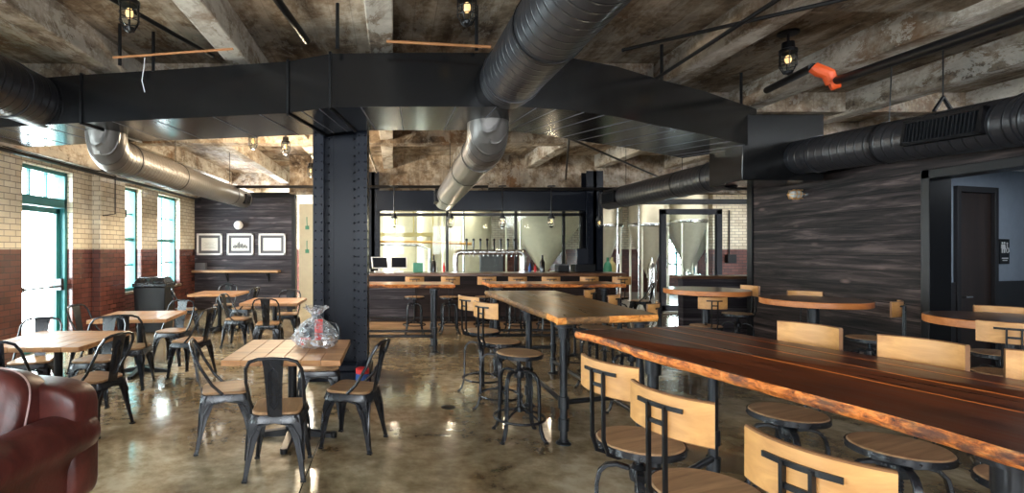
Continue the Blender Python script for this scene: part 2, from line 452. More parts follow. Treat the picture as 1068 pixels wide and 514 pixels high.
# glazed exit door with transom
x = XL-.2; y0, y1 = 7.45, 8.62
mb = MB(); t = .06
for a, b, c, d in ((y0,y0+t,0,2.86),(y1-t,y1,0,2.86),(y0,y1,2.80,2.86),(y0,y1,2.28,2.42)):
    mb.box(x-.07, x+.10, a, b, c, d)
for i in (1,2): mb.box(x-.02, x+.03, y0+(y1-y0)*i/3-.018, y0+(y1-y0)*i/3+.018, 2.42, 2.8)
door = struct('door_1', mb, M['teal'])
lf = MB()
for a, b, c, d in ((y0+t,y0+t+.09,0.02,2.27),(y1-t-.09,y1-t,.02,2.27),(y0+t,y1-t,2.18,2.27),(y0+t,y1-t,.02,.16)):
    lf.box(x-.03, x+.02, a, b, c, d)
leaf = lf.build('door_leaf', M['teal'], door)
MB().box(x-.004, x+.004, y0+t+.09, y1-t-.09, .16, 2.18).build('pane', M['glass'], door)
pb = MB().tube([(x+.1,y0+.12,1.0),(x+.1,y1-.12,1.0)], .016, 8).box(x+.02,x+.11,y1-.17,y1-.1,.93,1.12).box(x+.02,x+.11,y0+.1,y0+.16,.96,1.04)
pb.build('panic_bar', M['gun'], door)
MB().box(x-.004, x+.004, y0+t, y1-t, 2.42, 2.8).build('transom_pane', M['glass'], door)
MB().box(XL-.4, XL, y0-.02, y1+.02, -.01, .015).build('threshold', M['slab'], door)

# wall behind the camera with a band of windows
mb = MB().box(XL,XR,-4.2,-4,0,.6).box(XL,XR,-4.2,-4,2.9,CEIL).box(XL,XR,-4.2,-4,.6,1.35)
for q, w_ in ((XL,1.2),(-2.6,1.6),(.6,1.6),(3.8,2.2)): mb.box(q,q+w_,-4.2,-4,.6,2.9)
struct('wall_front', mb, M['brick'])
# back wall with pictures
struct('wall_back', MB().box(XL-.1, -2.72, YB, YB+.2, 0, 3.05), M['board_x'])
struct('trim_2', MB().box(-2.72, -2.62, YB-.03, YB+.22, 0, 3.05), M['black'])
struct('trim_3', MB().box(XL, -2.62, YB-.06, YB+.22, 2.98, 3.12), M['black'])
struct('wall_far', MB().box(XL, 10.2, 19.3, 19.5, 0, CEIL).box(11.25, 14.7, 19.3, 19.5, 0, CEIL).box(10.2, 11.25, 19.3, 19.5, 0, .6).box(10.2, 11.25, 19.3, 19.5, 2.7, CEIL), M['brick'])
# right wall
mb = MB()
DY0, DY1, DZ = 4.15, 5.86, 2.47
WT = 2.66
mb.box(XR, XR+.2, -4, DY0, 0, WT).box(XR, XR+.2, DY0, DY1, DZ, WT).box(XR, XR+.2, DY1, 8.62, 0, WT)
struct('trim_12', MB().box(XR, 9.3, -4, 8.7, WT-.01, WT+.05), M['black'])
struct('wall_outer', MB().box(14.6, 14.8, -4, 20, 0, CEIL), M['brick'])
struct('trim_13', MB().box(XR-.03, XR+.2, -4, 8.62, WT, WT+.06), M['black'])
struct('wall_right', mb, M['board_y'])
struct('trim_4', MB().box(XR-.03, XR+.23, 8.62, 8.74, 0, CEIL), M['black'], bevel=.006)
struct('trim_5', MB().box(XR-.025, XR+.225, DY1-.09, DY1+.005, 0, DZ+.02).box(XR-.025, XR+.225, DY0-.005, DY0+.09, 0, DZ+.02).box(XR-.025, XR+.225, DY0, DY1, DZ-.08, DZ+.02), M['black'], bevel=.005)
struct('baseboard_right', MB().box(XR-.02, XR, -4, DY0-.01, 0, .12).box(XR-.02, XR, DY1+.01, 8.6, 0, .12), M['black'])
# washroom corridor: angled wall behind the doorway
def cw(X): return 6.1 + .3*(X-6.2)
ang = math.atan(.3)
corr = Matrix.Translation((6.2, 6.1, 0)) @ Matrix.Rotation(ang, 4, 'Z')      # local x runs along the wall, -y faces the room
struct('wall_corridor', MB().box(0, .62, 0, .12, 0, 2.64, 0, corr).box(1.42, 2.05, 0, .12, 0, 2.64, 0, corr).box(2.9, 3.4, 0, .12, 0, 2.64, 0, corr).box(.62, 1.42, 0, .12, 2.3, 2.64, 0, corr).box(2.05, 2.9, 0, .12, 2.3, 2.64, 0, corr)
       .box(9.2, 9.35, 1, 7.2, 0, 2.64).box(6.2, 9.3, 3.4, 3.55, 0, 2.64), M['bluegrey'])
struct('trim_6', MB().box(0, .62, -.025, 0, 0, 1.2, 0, corr).box(1.42, 2.05, -.025, 0, 0, 1.2, 0, corr), M['darkpanel'], bevel=.004)
struct('trim_7', MB().box(6.2, 9.3, 3.5, 7.2, 2.6, 2.64), M['white'])
def flat_door(n, a, b):
    fr = MB().box(a-.07, a, -.04, .12, 0, 2.37, 0, corr).box(b, b+.07, -.04, .12, 0, 2.37, 0, corr).box(a, b, -.04, .12, 2.3, 2.37, 0, corr)
    d = struct(f'door_{n}', fr, M['darkpanel'], bevel=.004)
    MB().box(a+.005, b-.005, .0, .045, .01, 2.295, 0, corr).build('door_leaf', M['browndoor'], d)
    MB().tube([(a+.07,-.005,1.02),(a+.07,-.05,1.02),(a+.18,-.05,1.02)], .011, 8, False, 0, corr).build('door_handle', M['steel'], d)
flat_door(2, .69, 1.35); flat_door(3, 2.12, 2.83)
# washroom sign: two figures and a wheelchair user in white on a dark plate
sg = thing('washroom_sign', 'small black washroom sign with white figures and wheelchair symbol beside brown door', 'sign', corr @ Vector((1.60, 0, 1.42)), ang)
MB().box(-.1,.1,-.012,0,-.005,.31).build('sign_plate', M['black'], sg, bevel=.004)
ic = MB()
Y0, Y1 = -.0165, -.011
def disc(mb, cx, cz, r, y0=Y0, y1=Y1):
    mb.tube([(cx,y0,cz),(cx,y1,cz)], r, 12)
def ply(mb, pts): mb.rings([[(a,Y0,b) for a,b in pts],[(a,Y1,b) for a,b in pts]])
disc(ic, -.055, .262, .013); ply(ic, [(-.075,.245),(-.035,.245),(-.035,.19),(-.045,.19),(-.045,.135),(-.065,.135),(-.065,.19),(-.075,.19)])
disc(ic, -.012, .262, .013); ply(ic, [(-.022,.245),(-.002,.245),(.014,.18),(.0,.18),(.0,.135),(-.024,.135),(-.024,.18),(-.038,.18)])
disc(ic, .045, .255, .012); ply(ic, [(.038,.24),(.05,.24),(.053,.2),(.078,.2),(.085,.15),(.073,.15),(.068,.188),(.04,.188)])
ic.tube(arc((.05,-.014,.165), .027, PI*.75, PI*2.0, 12), .005, 6)
ic.box(-.06,.06,Y0,Y1,.06,.075); ic.box(-.045,.045,Y0,Y1,.035,.047)
ic.build('pictograms', M['white'], sg)

# column
def rivets(mb, pts, nrm, r=.014):
    for p in pts: mb.ball(p, r, 4, 0, None, (1,1,1))
cx, cy = -.645, 6.58
mb = MB()
for s in (-1, 1):
    mb.box(cx+s*.30-.025, cx+s*.30+.025, cy-.27, cy+.27, .0, 3.5)       # side plates
    mb.box(cx+s*.265-.065, cx+s*.265+.065, cy-.29, cy-.268, 0, 3.5)     # angle flanges
    mb.box(cx+s*.265-.065, cx+s*.265+.065, cy+.268, cy+.29, 0, 3.5)
mb.box(cx-.28, cx+.28, cy-.09, cy-.07, .0, 3.5); mb.box(cx-.28, cx+.28, cy+.07, cy+.09, 0, 3.5)
for s in (-1, 1): mb.box(cx+s*.16-.06, cx+s*.16+.06, cy-.10, cy-.085, 0, 3.5)
for i in range(30):
    z = .25+i*.105
    for dx in (-.30, -.225, .225, .30): rivets(mb, [(cx+dx, cy-.292, z)], None, .012)
    for dx in (-.16, .16): rivets(mb, [(cx+dx, cy-.102, z)], None, .013)
    for dy in (-.2, .2): rivets(mb, [(cx+.327, cy+dy, z)], None, .012)
col = struct('column_steel', mb, M['col'])
tag(col, 'navy black riveted steel column standing in the middle of the hall', 'column')
MB().box(cx-.38, cx+.38, cy-.34, cy+.34, 0, .12).box(cx-.35, cx+.35, cy-.31, cy+.31, .12, .2).build('plinth', M['col'], col, bevel=.01)
# far posts and header beam
def post(n, xa, xb, ya, yb, z1, lab):
    mb = MB().box(xa, xb, ya, ya+.03, 0, z1).box(xa, xb, yb-.03, yb, 0, z1).box((xa+xb)/2-.04, (xa+xb)/2+.04, ya, yb, 0, z1)
    for i in range(24):
        for dx in (.05, xb-xa-.05): mb.ball((xa+dx, ya-.002, .2+i*.12), .011, 4)
    o = struct(f'column_{n}', mb, M['col']); tag(o, lab, 'column'); return o
post('bar', -.62, -.34, 12.35, 12.65, 3.45, 'dark riveted post at the till end of the bar')
post('brewery', 4.56, 4.95, 12.2, 12.55, 3.45, 'dark riveted post at the end of the bar beside the brewery opening')
struct('trim_8', MB().box(-.4, 4.75, 12.3, 12.62, 2.52, 3.0), M['col'], bevel=.008)
struct('trim_9', MB().box(4.9, 13, 12.75, 12.95, 2.72, 2.84), M['black'])
# bar glazing: frame and panes
mb = MB(); 
for xx in (-.34, 1.3, 2.95, 4.1, 4.52): mb.box(xx-.03, xx+.03, 12.42, 12.5, 1.0, 2.52)
mb.box(-.36, 4.56, 12.42, 12.5, 2.40, 2.47).box(-.36, 4.56, 12.42, 12.5, .98, 1.06)
w = struct('window_5', mb, M['black'])
for a, b in ((-.31,1.27),(1.33,2.92),(2.98,4.07),(4.13,4.49)):
    MB().box(a, b, 12.455, 12.463, 1.06, 2.4).build('pane', M['glass'], w)
struct('wall_bar', MB().box(-.36, 4.6, 12.42, 12.52, 0, .98), M['board_x'])

# brewery opening: glass door frame
gd = struct('door_4', MB().box(6.88, 7.02, 13.3, 13.4, .02, 2.62).box(8.32, 8.46, 13.3, 13.4, .02, 2.62).box(6.88, 8.46, 13.3, 13.4, 2.5, 2.64).box(6.88, 8.46, 13.3, 13.4, .02, .16), M['col'], bevel=.004)
MB().box(7.02, 8.32, 13.345, 13.355, .16, 2.5).build('pane', M['glass'], gd)
MB().tube([(7.1,13.29,.9),(7.1,13.24,.9),(7.1,13.24,1.25),(7.1,13.29,1.25)], .014, 8).build('door_handle', M['steel'], gd)
# brick wall beyond, with teal window and a tall gridded window further back
struct('wall_brewery', MB().box(9.45, 10.55, 15.3, 15.6, 0, CEIL).box(10.55, 12, 15.3, 15.6, 0, .75).box(10.55,12,15.3,15.6,2.9,CEIL).box(12,14,15.3,15.6,0,CEIL), M['brick'])
mb = MB()
for xx in (10.55, 11.03, 11.5, 11.97): mb.box(xx, xx+.06, 15.32, 15.44, .75, 2.9)
for zz in (.75, 1.25, 1.8, 2.3, 2.84): mb.box(10.55, 12, 15.34, 15.42, zz, zz+.05)
w = struct('window_6', mb, M['teal']); MB().box(10.58, 11.98, 15.37, 15.376, .8, 2.85).build('pane', M['glass'], w)
mb = MB()
for i in range(4): mb.box(10.2+i*.33, 10.26+i*.33, 19.28, 19.4, .6, 2.7)
for i in range(6): mb.box(10.2, 11.25, 19.28, 19.38, .6+i*.41, .66+i*.41)
w = struct('window_7', mb, M['teal']); MB().box(10.2, 11.25, 19.35, 19.356, .6, 2.7).build('pane', M['glass'], w)
# half wall with counter cap behind the far round table
hw = struct('wall_half', MB().box(5.15, XR+.4, 9.2, 9.36, 0, 1.08), M['board_x'])
struct('trim_10', MB().box(5.05, XR+.45, 9.08, 9.46, 1.08, 1.13), M['roundtop'], bevel=.008)

# ------------------------------------------------------------------ ducts
def off(poly, d):
    out = []
    for i, p in enumerate(poly):
        a = Vector(poly[max(i-1,0)]); b = Vector(poly[min(i+1,len(poly)-1)])
        t = (b-a).normalized(); n = Vector((-t.y, t.x)); out.append((p[0]+n.x*d, p[1]+n.y*d))
    return out
front = [(-5.25,6.12),(-4.3,5.90),(-3.45,5.73),(-2.3,5.54),(-1.08,5.32),(-.62,5.11),(.3,5.08),(1.25,5.09),(1.75,5.2),(2.35,5.46),(3.06,5.90),(3.8,6.32),(4.55,6.82),(5.0,7.12)]
back = off(front, 1.0)
ZB, ZT = 3.0, 3.53
dt = thing('rectangular_duct', 'long black rectangular air duct crossing the hall under the ceiling', 'duct', (0,5.6,ZB))
mb = MB(); off0 = Vector((0,5.6,ZB))
R = []
for a, b in zip(front, back):
    R.append([Vector((a[0],a[1],ZB))-off0, Vector((a[0],a[1],ZT))-off0, Vector((b[0],b[1],ZT))-off0, Vector((b[0],b[1],ZB))-off0])
mb.rings(R); mb.build('duct_body', M['duct'], dt, sharp=12)
for i in (2, 4, 5):
    fl = MB()
    a, b = front[i], back[i]
    t = (Vector(b)-Vector(a)).normalized()
    a2 = Vector(a)-t*.015; b2 = Vector(b)+t*.015
    tt = Vector((t.y,-t.x))*.012
    poly = [tuple(a2-tt), tuple(a2+tt), tuple(b2+tt), tuple(b2-tt)]
    Mx = Matrix.Translation(-off0)
    fl.prism(poly, ZB-.02, ZB+.004, 0, Mx); fl.prism(poly, ZT-.004, ZT+.02, 0, Mx)
    w2 = .03
    pf = [tuple(a2-tt), tuple(a2+tt), tuple(a2+tt+t*w2), tuple(a2-tt+t*w2)]
    fl.prism(pf, ZB-.02, ZT+.02, 0, Mx)
    fl.build('flange', M['black'], dt)
def lerp(p, q, s): return Vector((p[0]+(q[0]-p[0])*s, p[1]+(q[1]-p[1])*s))
for i in range(len(front)-1):
    for s in (.33, .75):
        a = lerp(front[i], front[i+1], s); b = lerp(back[i], back[i+1], s); t = (b-a).normalized(); tt = Vector((t.y,-t.x))*.0045
        sm = MB().prism([tuple(a-tt), tuple(a+tt), tuple(b+tt), tuple(b-tt)], ZB-.004, ZB+.002, 0, Matrix.Translation(-off0)); sm.build('seam', M['mat_grey'], dt)
# round ducts: local origin on axis, running along +y
def round_duct(name, label, loc, length, r, mat, rz=0, elbow=None, end_open=True, grille=None, tilt=0, collars=()):
    t = thing(name, label, 'duct', loc, rz, None); t.rotation_euler.x = tilt
    n = 40; mb = MB()
    mb.rings([[(r*math.cos(2*PI*j/n), y, r*math.sin(2*PI*j/n)) for j in range(n)] for y in (0, length)], caps=False)
    ri = r-.012
    mb.rings([[(ri*math.cos(-2*PI*j/n), y, ri*math.sin(-2*PI*j/n)) for j in range(n)] for y in (0, length)], caps=False)
    mb.rings([[(q*math.cos(2*PI*j/n), length, q*math.sin(2*PI*j/n)) for j in range(n)] for q in (r, ri)], caps=False)
    mb.build('duct_body', mat, t)
    if elbow:
        P = [(0, 0, 0)]; rr = r*1.05
        P = [(0, .02, 0)] + [(0, -rr*math.sin(a), rr*(1-math.cos(a))) for a in [PI/2*i/5 for i in range(6)]]
        P.append((0, -rr, rr+elbow)); 
        MB().tube(P, r*1.03, 32, up=(1,0,0)).build('elbow', mat, t, sharp=15)
    for y in collars:
        MB().rings([[((r+.012)*math.cos(2*PI*j/n), yy, (r+.012)*math.sin(2*PI*j/n)) for j in range(n)] for yy in (y-.025, y+.025)]).build('collar', mat, t)
    MB().tube([(r*.9*math.cos(2*PI*j/n), length-.03, r*.9*math.sin(2*PI*j/n)) for j in range(n)], .02, 6, True).build('end_ring', M['black'], t)
    for y in (length*.3, length*.8):
        hz = CEIL - loc[2] - y*math.sin(tilt)
        MB().tube([((r+.006)*math.cos(2*PI*j/28), y, (r+.006)*math.sin(2*PI*j/28)) for j in range(28)], 0, 4, True, sec=(.03,.006)).tube([(0,y,r),(0,y,hz)], .006, 6).build('hanger_strap', M['black'], t)
    if grille:
        a, b, ang0 = grille
        g = MB(); fr = MB()
        dirv = Vector((math.cos(ang0), 0, math.sin(ang0))); up = Vector((-math.sin(ang0), 0, math.cos(ang0)))
        Mx = Matrix((( 0, up.x, dirv.x, dirv.x*r), (1, 0, 0, 0), (0, up.z, dirv.z, dirv.z*r), (0,0,0,1)))
        h = r*.56
        fr.box(a, b, h-.03, h, -.05, .03, 0, Mx).box(a, b, -h, -h+.03, -.05, .03, 0, Mx).box(a, a+.03, -h, h, -.05, .03, 0, Mx).box(b-.03, b, -h, h, -.05, .03, 0, Mx).box(a, b, -h, h, -.06, .0, 0, Mx)
        o = fr.build('grille', M['black'], t)
        k = int((b-a)/.035)
        for i in range(1, k): g.box(a+(b-a)*i/k-.004, a+(b-a)*i/k+.004, -h+.02, h-.02, -.01, .02, 0, Mx)
        g.build('grille_bars', M['pipe'], o)
    return t
round_duct('round_duct', 'big black spiral duct overhead, running into the rectangular duct', (1.35,-1.2,3.27), 6.33, .285, M['ductpipe'], .034, collars=(6.1,3.0))
round_duct('round_duct', 'grey spiral duct hanging below the rectangular duct towards the bar', (1.05,5.95,2.765), 4.5, .22, M['ductgrey'], 0, elbow=.03, grille=(3.85,4.3,PI), collars=(.3,), tilt=math.radians(-2.0))
round_duct('round_duct', 'grey spiral duct hanging along the brick window wall', (-3.48,6.5,2.765), 6.8, .22, M['ductgrey'], math.radians(3), elbow=.03, grille=(6.0,6.5,-.2), collars=(.3,), tilt=math.radians(1.0))
round_duct('round_duct', 'black spiral duct running from the hall towards the brewery tanks', (4.95,7.6,2.72), 4.1, .225, M['ductpipe'], math.radians(1), grille=(3.3,3.9,PI), collars=(.4,))
t = round_duct('round_duct', 'black spiral duct with long grille above the charred plank wall', (5.48,7.0,2.84), 4.2, .225, M['ductpipe'], PI+math.radians(.5), grille=(1.66,2.38,.10), collars=(.35,2.55), tilt=math.radians(-2.6))
round_duct('round_duct', 'black spiral duct meeting the rectangular duct above the window wall', (-4.02,5.9,3.27), 7.0, .29, M['ductpipe'], PI, collars=(.5,))
# transition box at duct corner
bx = MB().box(4.7,5.8,6.97,7.7,2.53,3.42); o = bx.build('duct_corner_box', M['duct'], None, bevel=.01); tag(o, 'black corner box joining the rectangular duct to the round ducts', 'duct box')

# ------------------------------------------------------------------ ceiling services
def rod(pts, r, mat, label, name='conduit', cat='pipe', n=8, group=None):
    o = MB().tube(pts, r, n).build(name, mat); tag(o, label, cat, group); return o
def at(px, py, z=None, Y=None):
    if Y is None: Y = F*(EYE-z)/(py-VY)
    return Vector(((px-VX)*Y/F, Y, EYE-(py-VY)*Y/F))
rod([at(118,60,Y=5.05), at(243,51,Y=5.05)], .012, M['rust'], 'rusty conduit crossing the ceiling before the window wall')
rod([at(403,43,Y=4.85), at(512,49,Y=4.85)], .014, M['rust'], 'rusty conduit crossing from centre beam to the big spiral duct')
rod([(-1.35,2.2,3.85),(-.93,5.6,3.85)], .035, M['black'], 'short black sprinkler pipe above the column', n=12)
rod([(-2.9,3.2,3.8),(-2.05,5.9,3.8)], .022, M['black'], 'thin black pipe beside the brick coloured ceiling bay', n=10)
pa, pb_ = at(1100,6,Y=3.0), at(870,85,Y=5.3)
pm = at(845,93,Y=5.7); pe = at(700,128,Y=8.0)
pr = thing('sprinkler_pipe', 'thick black sprinkler pipe with orange couplings under the ceiling', 'pipe', tuple(pa))
MB().tube([Vector((0,0,0)), pb_-pa], .042, 16).build('pipe_run', M['black'], pr)
cp = [at(868,87,Y=5.3), at(864,77,Y=5.3), at(855,74,Y=5.33), at(848,70,Y=5.36)]
MB().tube([p-pa for p in cp], [.055,.062,.062,.055], 14).tube([cp[0]-pa+Vector((-.02,.01,-.01)), cp[0]-pa+Vector((.04,-.03,.012))], .066, 14).build('coupling', M['orange'], pr, sharp=20)
MB().tube([cp[3]-pa, at(800,94,Y=6.7)-pa], .042, 16).build('pipe_run', M['black'], pr)
rod([(2.3,5.2,3.60),(5.5,2.6,3.60)], .018, M['black'], 'thin black conduit crossing under the ceiling beams')
rod([(3.05,6.0,3.58),(3.05,-1,3.58)], .02, M['black'], 'black conduit following the ceiling beam beside the plank wall')
rod([(-5.15,6.0,2.92),(-5.15,13.8,2.92)], .03, M['black'], 'long black pipe under the ceiling along the brick wall')
rod([(-5.2,6.9,2.98),(-5.22,9.05,2.98),(-5.1,9.1,2.98),(-5.1,9.5,2.95),(-5.1,9.5,2.25),(-5.15,9.2,2.2)], .012, M['black'], 'bent black conduit dropping down the brick pier')
rod([(-5.25,10.1,2.9),(-5.25,10.1,2.35)], .014, M['black'], 'short black conduit dropping to a box past the pier')
tag(MB().box(-5.33,-5.22,10.04,10.16,2.22,2.38).build('junction_box', M['black'], bevel=.006), 'small black electrical box on the white brick', 'electrical box')
rod([(-4.9,12.0,3.05),(2.2,12.0,3.05)], .035, M['black'], 'black pipe crossing the far ceiling above the column')
rod([(2.2,12.0,3.0),(9,11.8,2.98)], .035, M['black'], 'black pipe crossing the far ceiling above the bar')
rod([(1.5,6.9,3.45),(6.6,12.6,3.3)], .02, M['black'], 'thin slanting conduit under the far ceiling near the brewery')
rod([(2.5,7.3,3.45),(4.2,12.6,3.3)], .02, M['black'], 'thin black conduit beside the slanting one under far ceiling')
rod([(-.5,6.9,3.4),(-.38,11.9,3.38)], .025, M['beam'], 'pale conduit running back from the steel column')
for i, (px, py0, py1, Y) in enumerate([(125,42,76,5.4),(160,68,76,5.6),(352,17,57,4.95),(497,18,62,5.0),(690,52,88,5.95),(773,65,105,6.9)]):
    a = at(px, py1, Y=Y); p = (a.x, Y, CEIL+.0); q = (a.x, Y, 3.52)
    rod([p, q], .018, M['black'], ['black hanger rod nearest the window wall','short black hanger rod beside the longer one','black hanger rod above the column','black hanger rod beside the big spiral duct','black hanger rod right of the big spiral duct','black hanger rod nearest the plank wall'][i], 'hanger_rod', 'hanger', group='hanger rods of the rectangular duct')
a = at(985,128,Y=5.6)
t = thing('duct_hanger', 'triangular black hanger holding the duct by the plank wall', 'hanger', (5.47,5.15,2.975))
MB().tube([(-.09,0,0),(0,0,.14),(.09,0,0)], .018, 6).build('bracket', M['black'], t)
MB().tube([(0,0,.13),(0,0,.97)], .006, 6).build('hanger_wire', M['black'], t)
# loose wire at the left conduit
rod([at(151,60,Y=5.03), at(150,72,Y=5.02), at(148,84,Y=5.02), at(151,96,Y=5.02)], .004, M['white'], 'loose pale wire dangling from the rusty conduit', 'hanging_wire', 'wire', 5)

# caged jar lamps
def jar_lamp(loc, label, group, drop=.1, s=1.0):
    t = thing('jar_lamp', label, 'lamp', loc, 0, group)
    MB().lathe([(.012,0),(.012,-drop)], 8).lathe([(.05,-drop),(.055,-drop-.06),(.075,-drop-.07),(.075,-drop-.10)], 16).lathe([(.09,-.0),(.09,-.02)], 16).build('lamp_base', M['black'], t)
    MB().lathe([(.05,-drop-.1),(.058,-drop-.16),(.052,-drop-.24),(.02,-drop-.27)], 16).build('glass_jar', M['glass'], t)
    MB().ball((0,0,-drop-.16), .028, 6, sz=(1,1,1.5)).build('bulb', M['bulb'], t)
    g = MB()
    for i in range(6):
        a = i*PI/3; c, s_ = math.cos(a)*.07, math.sin(a)*.07
        g.tube([(c,s_,-drop-.1),(c*1.02,s_*1.02,-drop-.22),(c*.5,s_*.5,-drop-.29),(0,0,-drop-.3)], .005, 5)
    for z in (-.16,-.22): g.tube([(.071*math.cos(2*PI*j/16), .071*math.sin(2*PI*j/16), -drop+z) for j in range(16)], .004, 5, True)
    g.lathe([(.001,-drop-.31),(.035,-drop-.29),(.04,-drop-.27)], 12)
    g.build('cage', M['black'], t)
    t.scale = (s,s,s)
    return t
GL = 'caged jar lamps under the ceiling'
lamps = []
def lamp_at(px, py, Y, label, s=1.0):
    p = at(px, py, Y=Y); drop = (CEIL - p.z)/s - .16
    lamps.append((p, jar_lamp((p.x, p.y, CEIL), label, GL, max(.05, drop), s)))
lamp_at(135, 14, 4.5, 'caged jar lamp above the window side tables, close overhead', 1.15)
lamp_at(487, 8, 4.3, 'caged jar lamp beside the big black spiral duct', 1.1)
lamp_at(822, 62, 5.6, 'caged jar lamp next to the orange pipe couplings', 1.15)
lamp_at(298, 153, 8.6, 'caged jar lamp just beyond the duct, left of the column')
lamp_at(264, 147, 8.2, 'small caged lamp beyond the duct, nearest the window side')
lamp_at(324, 178, 11.0, 'far caged lamp close beside the column')
GP = 'caged pendants over the bar'; pend = []
for px, lab in ((411,'caged pendant lamp over the tills'),(470,'caged pendant lamp over the tap end of the bar'),(524,'caged pendant lamp over the middle of the taps'),(575,'caged pendant lamp before the big cone tank')):
    p = at(px, 230, Y=11.4); jar_lamp((p.x, p.y, 3.0), lab, GP, .62); pend.append((p.x, p.y, 2.2))
p = at(625,232,Y=12.08); jar_lamp((p.x, p.y, 3.0), 'caged pendant lamp in front of the brewery post', GP, .62)
# wall lamps
t = thing('wall_lamp', 'caged bulkhead lamp mounted on the charred plank wall', 'lamp', (XR, 7.55, 2.4))
MB().cyl((0,0,0),(-.06,0,0),.06,.05,16).build('lamp_base', M['steel'], t)
MB().tube([(-.06,0,0),(-.08,0,0),(-.2,0,-.0),(-.23,0,0)], [.05,.06,.055,.02], 14).build('glass_jar', M['paleglass'], t)
g = MB()
for i in range(6):
    a = i*PI/3; g.tube([(-.05,.07*math.cos(a),.07*math.sin(a)),(-.2,.068*math.cos(a),.068*math.sin(a)),(-.25,0,0)], .006, 5)
for xx in (-.1,-.16): g.tube([(xx,.07*math.cos(2*PI*j/14),.07*math.sin(2*PI*j/14)) for j in range(14)], .005, 5, True)
g.build('cage', M['brass'], t)
p = at(250,235,Y=YB)
t = thing('wall_lamp', 'round pale sconce above the framed prints', 'lamp', (p.x, YB, p.z))
MB().cyl((0,0,0),(0,-.04,0),.1,.1,18).build('lamp_base', M['black'], t)
MB().ball((0,-.12,0), .12, 8).build('globe', M['white'], t)

# ------------------------------------------------------------------ back wall pictures and ledge
def print_frame(px0, px1, label, kind):
    a = at(px0, 266, Y=YB); b = at(px1, 243.5, Y=YB)
    w, h = b.x-a.x, b.z-a.z
    t = thing('framed_print', label, 'picture', ((a.x+b.x)/2, YB, a.z), 0, 'framed prints on the dark plank wall')
    fr = MB(); q = .05
    for x0, x1, z0, z1 in ((-w/2,w/2,0,q),(-w/2,w/2,h-q,h),(-w/2,-w/2+q,0,h),(w/2-q,w/2,0,h)): fr.box(x0,x1,-.04,0,z0,z1)
    fr.build('frame', M['white'], t, bevel=.004)
    MB().box(-w/2+q, w/2-q, -.012, 0, q, h-q).build('mat_board', M['mat_grey'], t)
    m = .12
    MB().box(-w/2+m, w/2-m, -.016, -.011, m, h-m).build('print', M['paper'], t)
    k = MB(); y0, y1 = -.019, -.015
    if kind == 1:
        bh = [.05,.08,.07,.13,.16,.10,.12,.07,.09,.05]
        for i, hh in enumerate(bh):
            x0 = -.2+i*.04; k.box(x0, x0+.034, y0, y1, .20, .20+hh)
        k.box(-.22,.22,y0,y1,.195,.203)
        for i in range(12): k.box(-.2+i*.034, -.185+i*.034, y0, y1, .175, .18+.01*(i%3))
    else:
        for i in range(5 if kind == 0 else 7):
            ww = random.uniform(.10,.19); zz = .19+i*.035; k.box(-ww, ww, y0, y1, zz, zz+.004)
    k.build('drawing', M['ink'] if kind == 1 else M['mat_grey'], t)
print_frame(205.5, 232, 'white framed pale print nearest the brick wall', 0)
print_frame(237, 264.5, 'white framed drawing of buildings, the middle print', 1)
print_frame(270, 298, 'white framed pale print nearest the doorway', 2)
a, b = at(203,283,Y=YB), at(291,283,Y=YB)
t = thing('wall_ledge', 'wooden drink ledge on black brackets under the framed prints', 'shelf', (a.x+.05, YB, .99))
MB().box(0, b.x-a.x, -.36, 0, 0, .06).build('shelf_board', M['ledge'], t, bevel=.006)
for xx in (.85, 1.95):
    MB().box(xx-.02, xx+.02, -.3, 0, -.02, 0).box(xx-.02,xx+.02,-.02,0,-.26,0).tube([(xx,-.26,-.02),(xx,-.1,-.1),(xx,-.02,-.24)], 0, sec=(.03,.012)).build('bracket', M['black'], t)
tag(MB().box(a.x+.1, a.x+.36, YB-.24, YB-.06, 1.05, 1.24).build('small_box', M['mat_grey'], bevel=.01), 'small dark box standing on the end of the drink ledge', 'box')

# doorway beside the prints: cream panel door, stair
t = struct('door_5', MB().box(-2.6,-2.2,14.3,14.36,0,2.86), M['cream'], bevel=.004)
for z in (2.15, 1.5): MB().box(-2.42,-2.32,14.26,14.3,z,z+.1).tube([(-2.37,14.27,z+.05),(-2.37,14.22,z+.2),(-2.37,14.22,z+.34)], .012, 6).build('latch', M['green'], t)
t = thing('stair_rail', 'dark stair rail in the bright passage beside the column', 'railing', (-1.9,14.6,0))
mb = MB()
for i in range(5): mb.box(-.2+i*.13,.0+i*.13+.02,0,.03,.9-.0*i+i*.14,.93+i*.14)
mb.tube([(-.3,0,.75),(.6,0,1.75)], .025, 8).tube([(-.3,0,.4),(.6,0,1.4)], .02, 8)
for i in range(4): mb.tube([(-.25+i*.27,0,0),(-.25+i*.27,0,.8+i*.3)], .018, 8)
mb.build('rails', M['mat_grey'], t)
struct('trim_11', MB().box(-1.75,-.3,15.6,15.7,0,2.7), M['cream'])

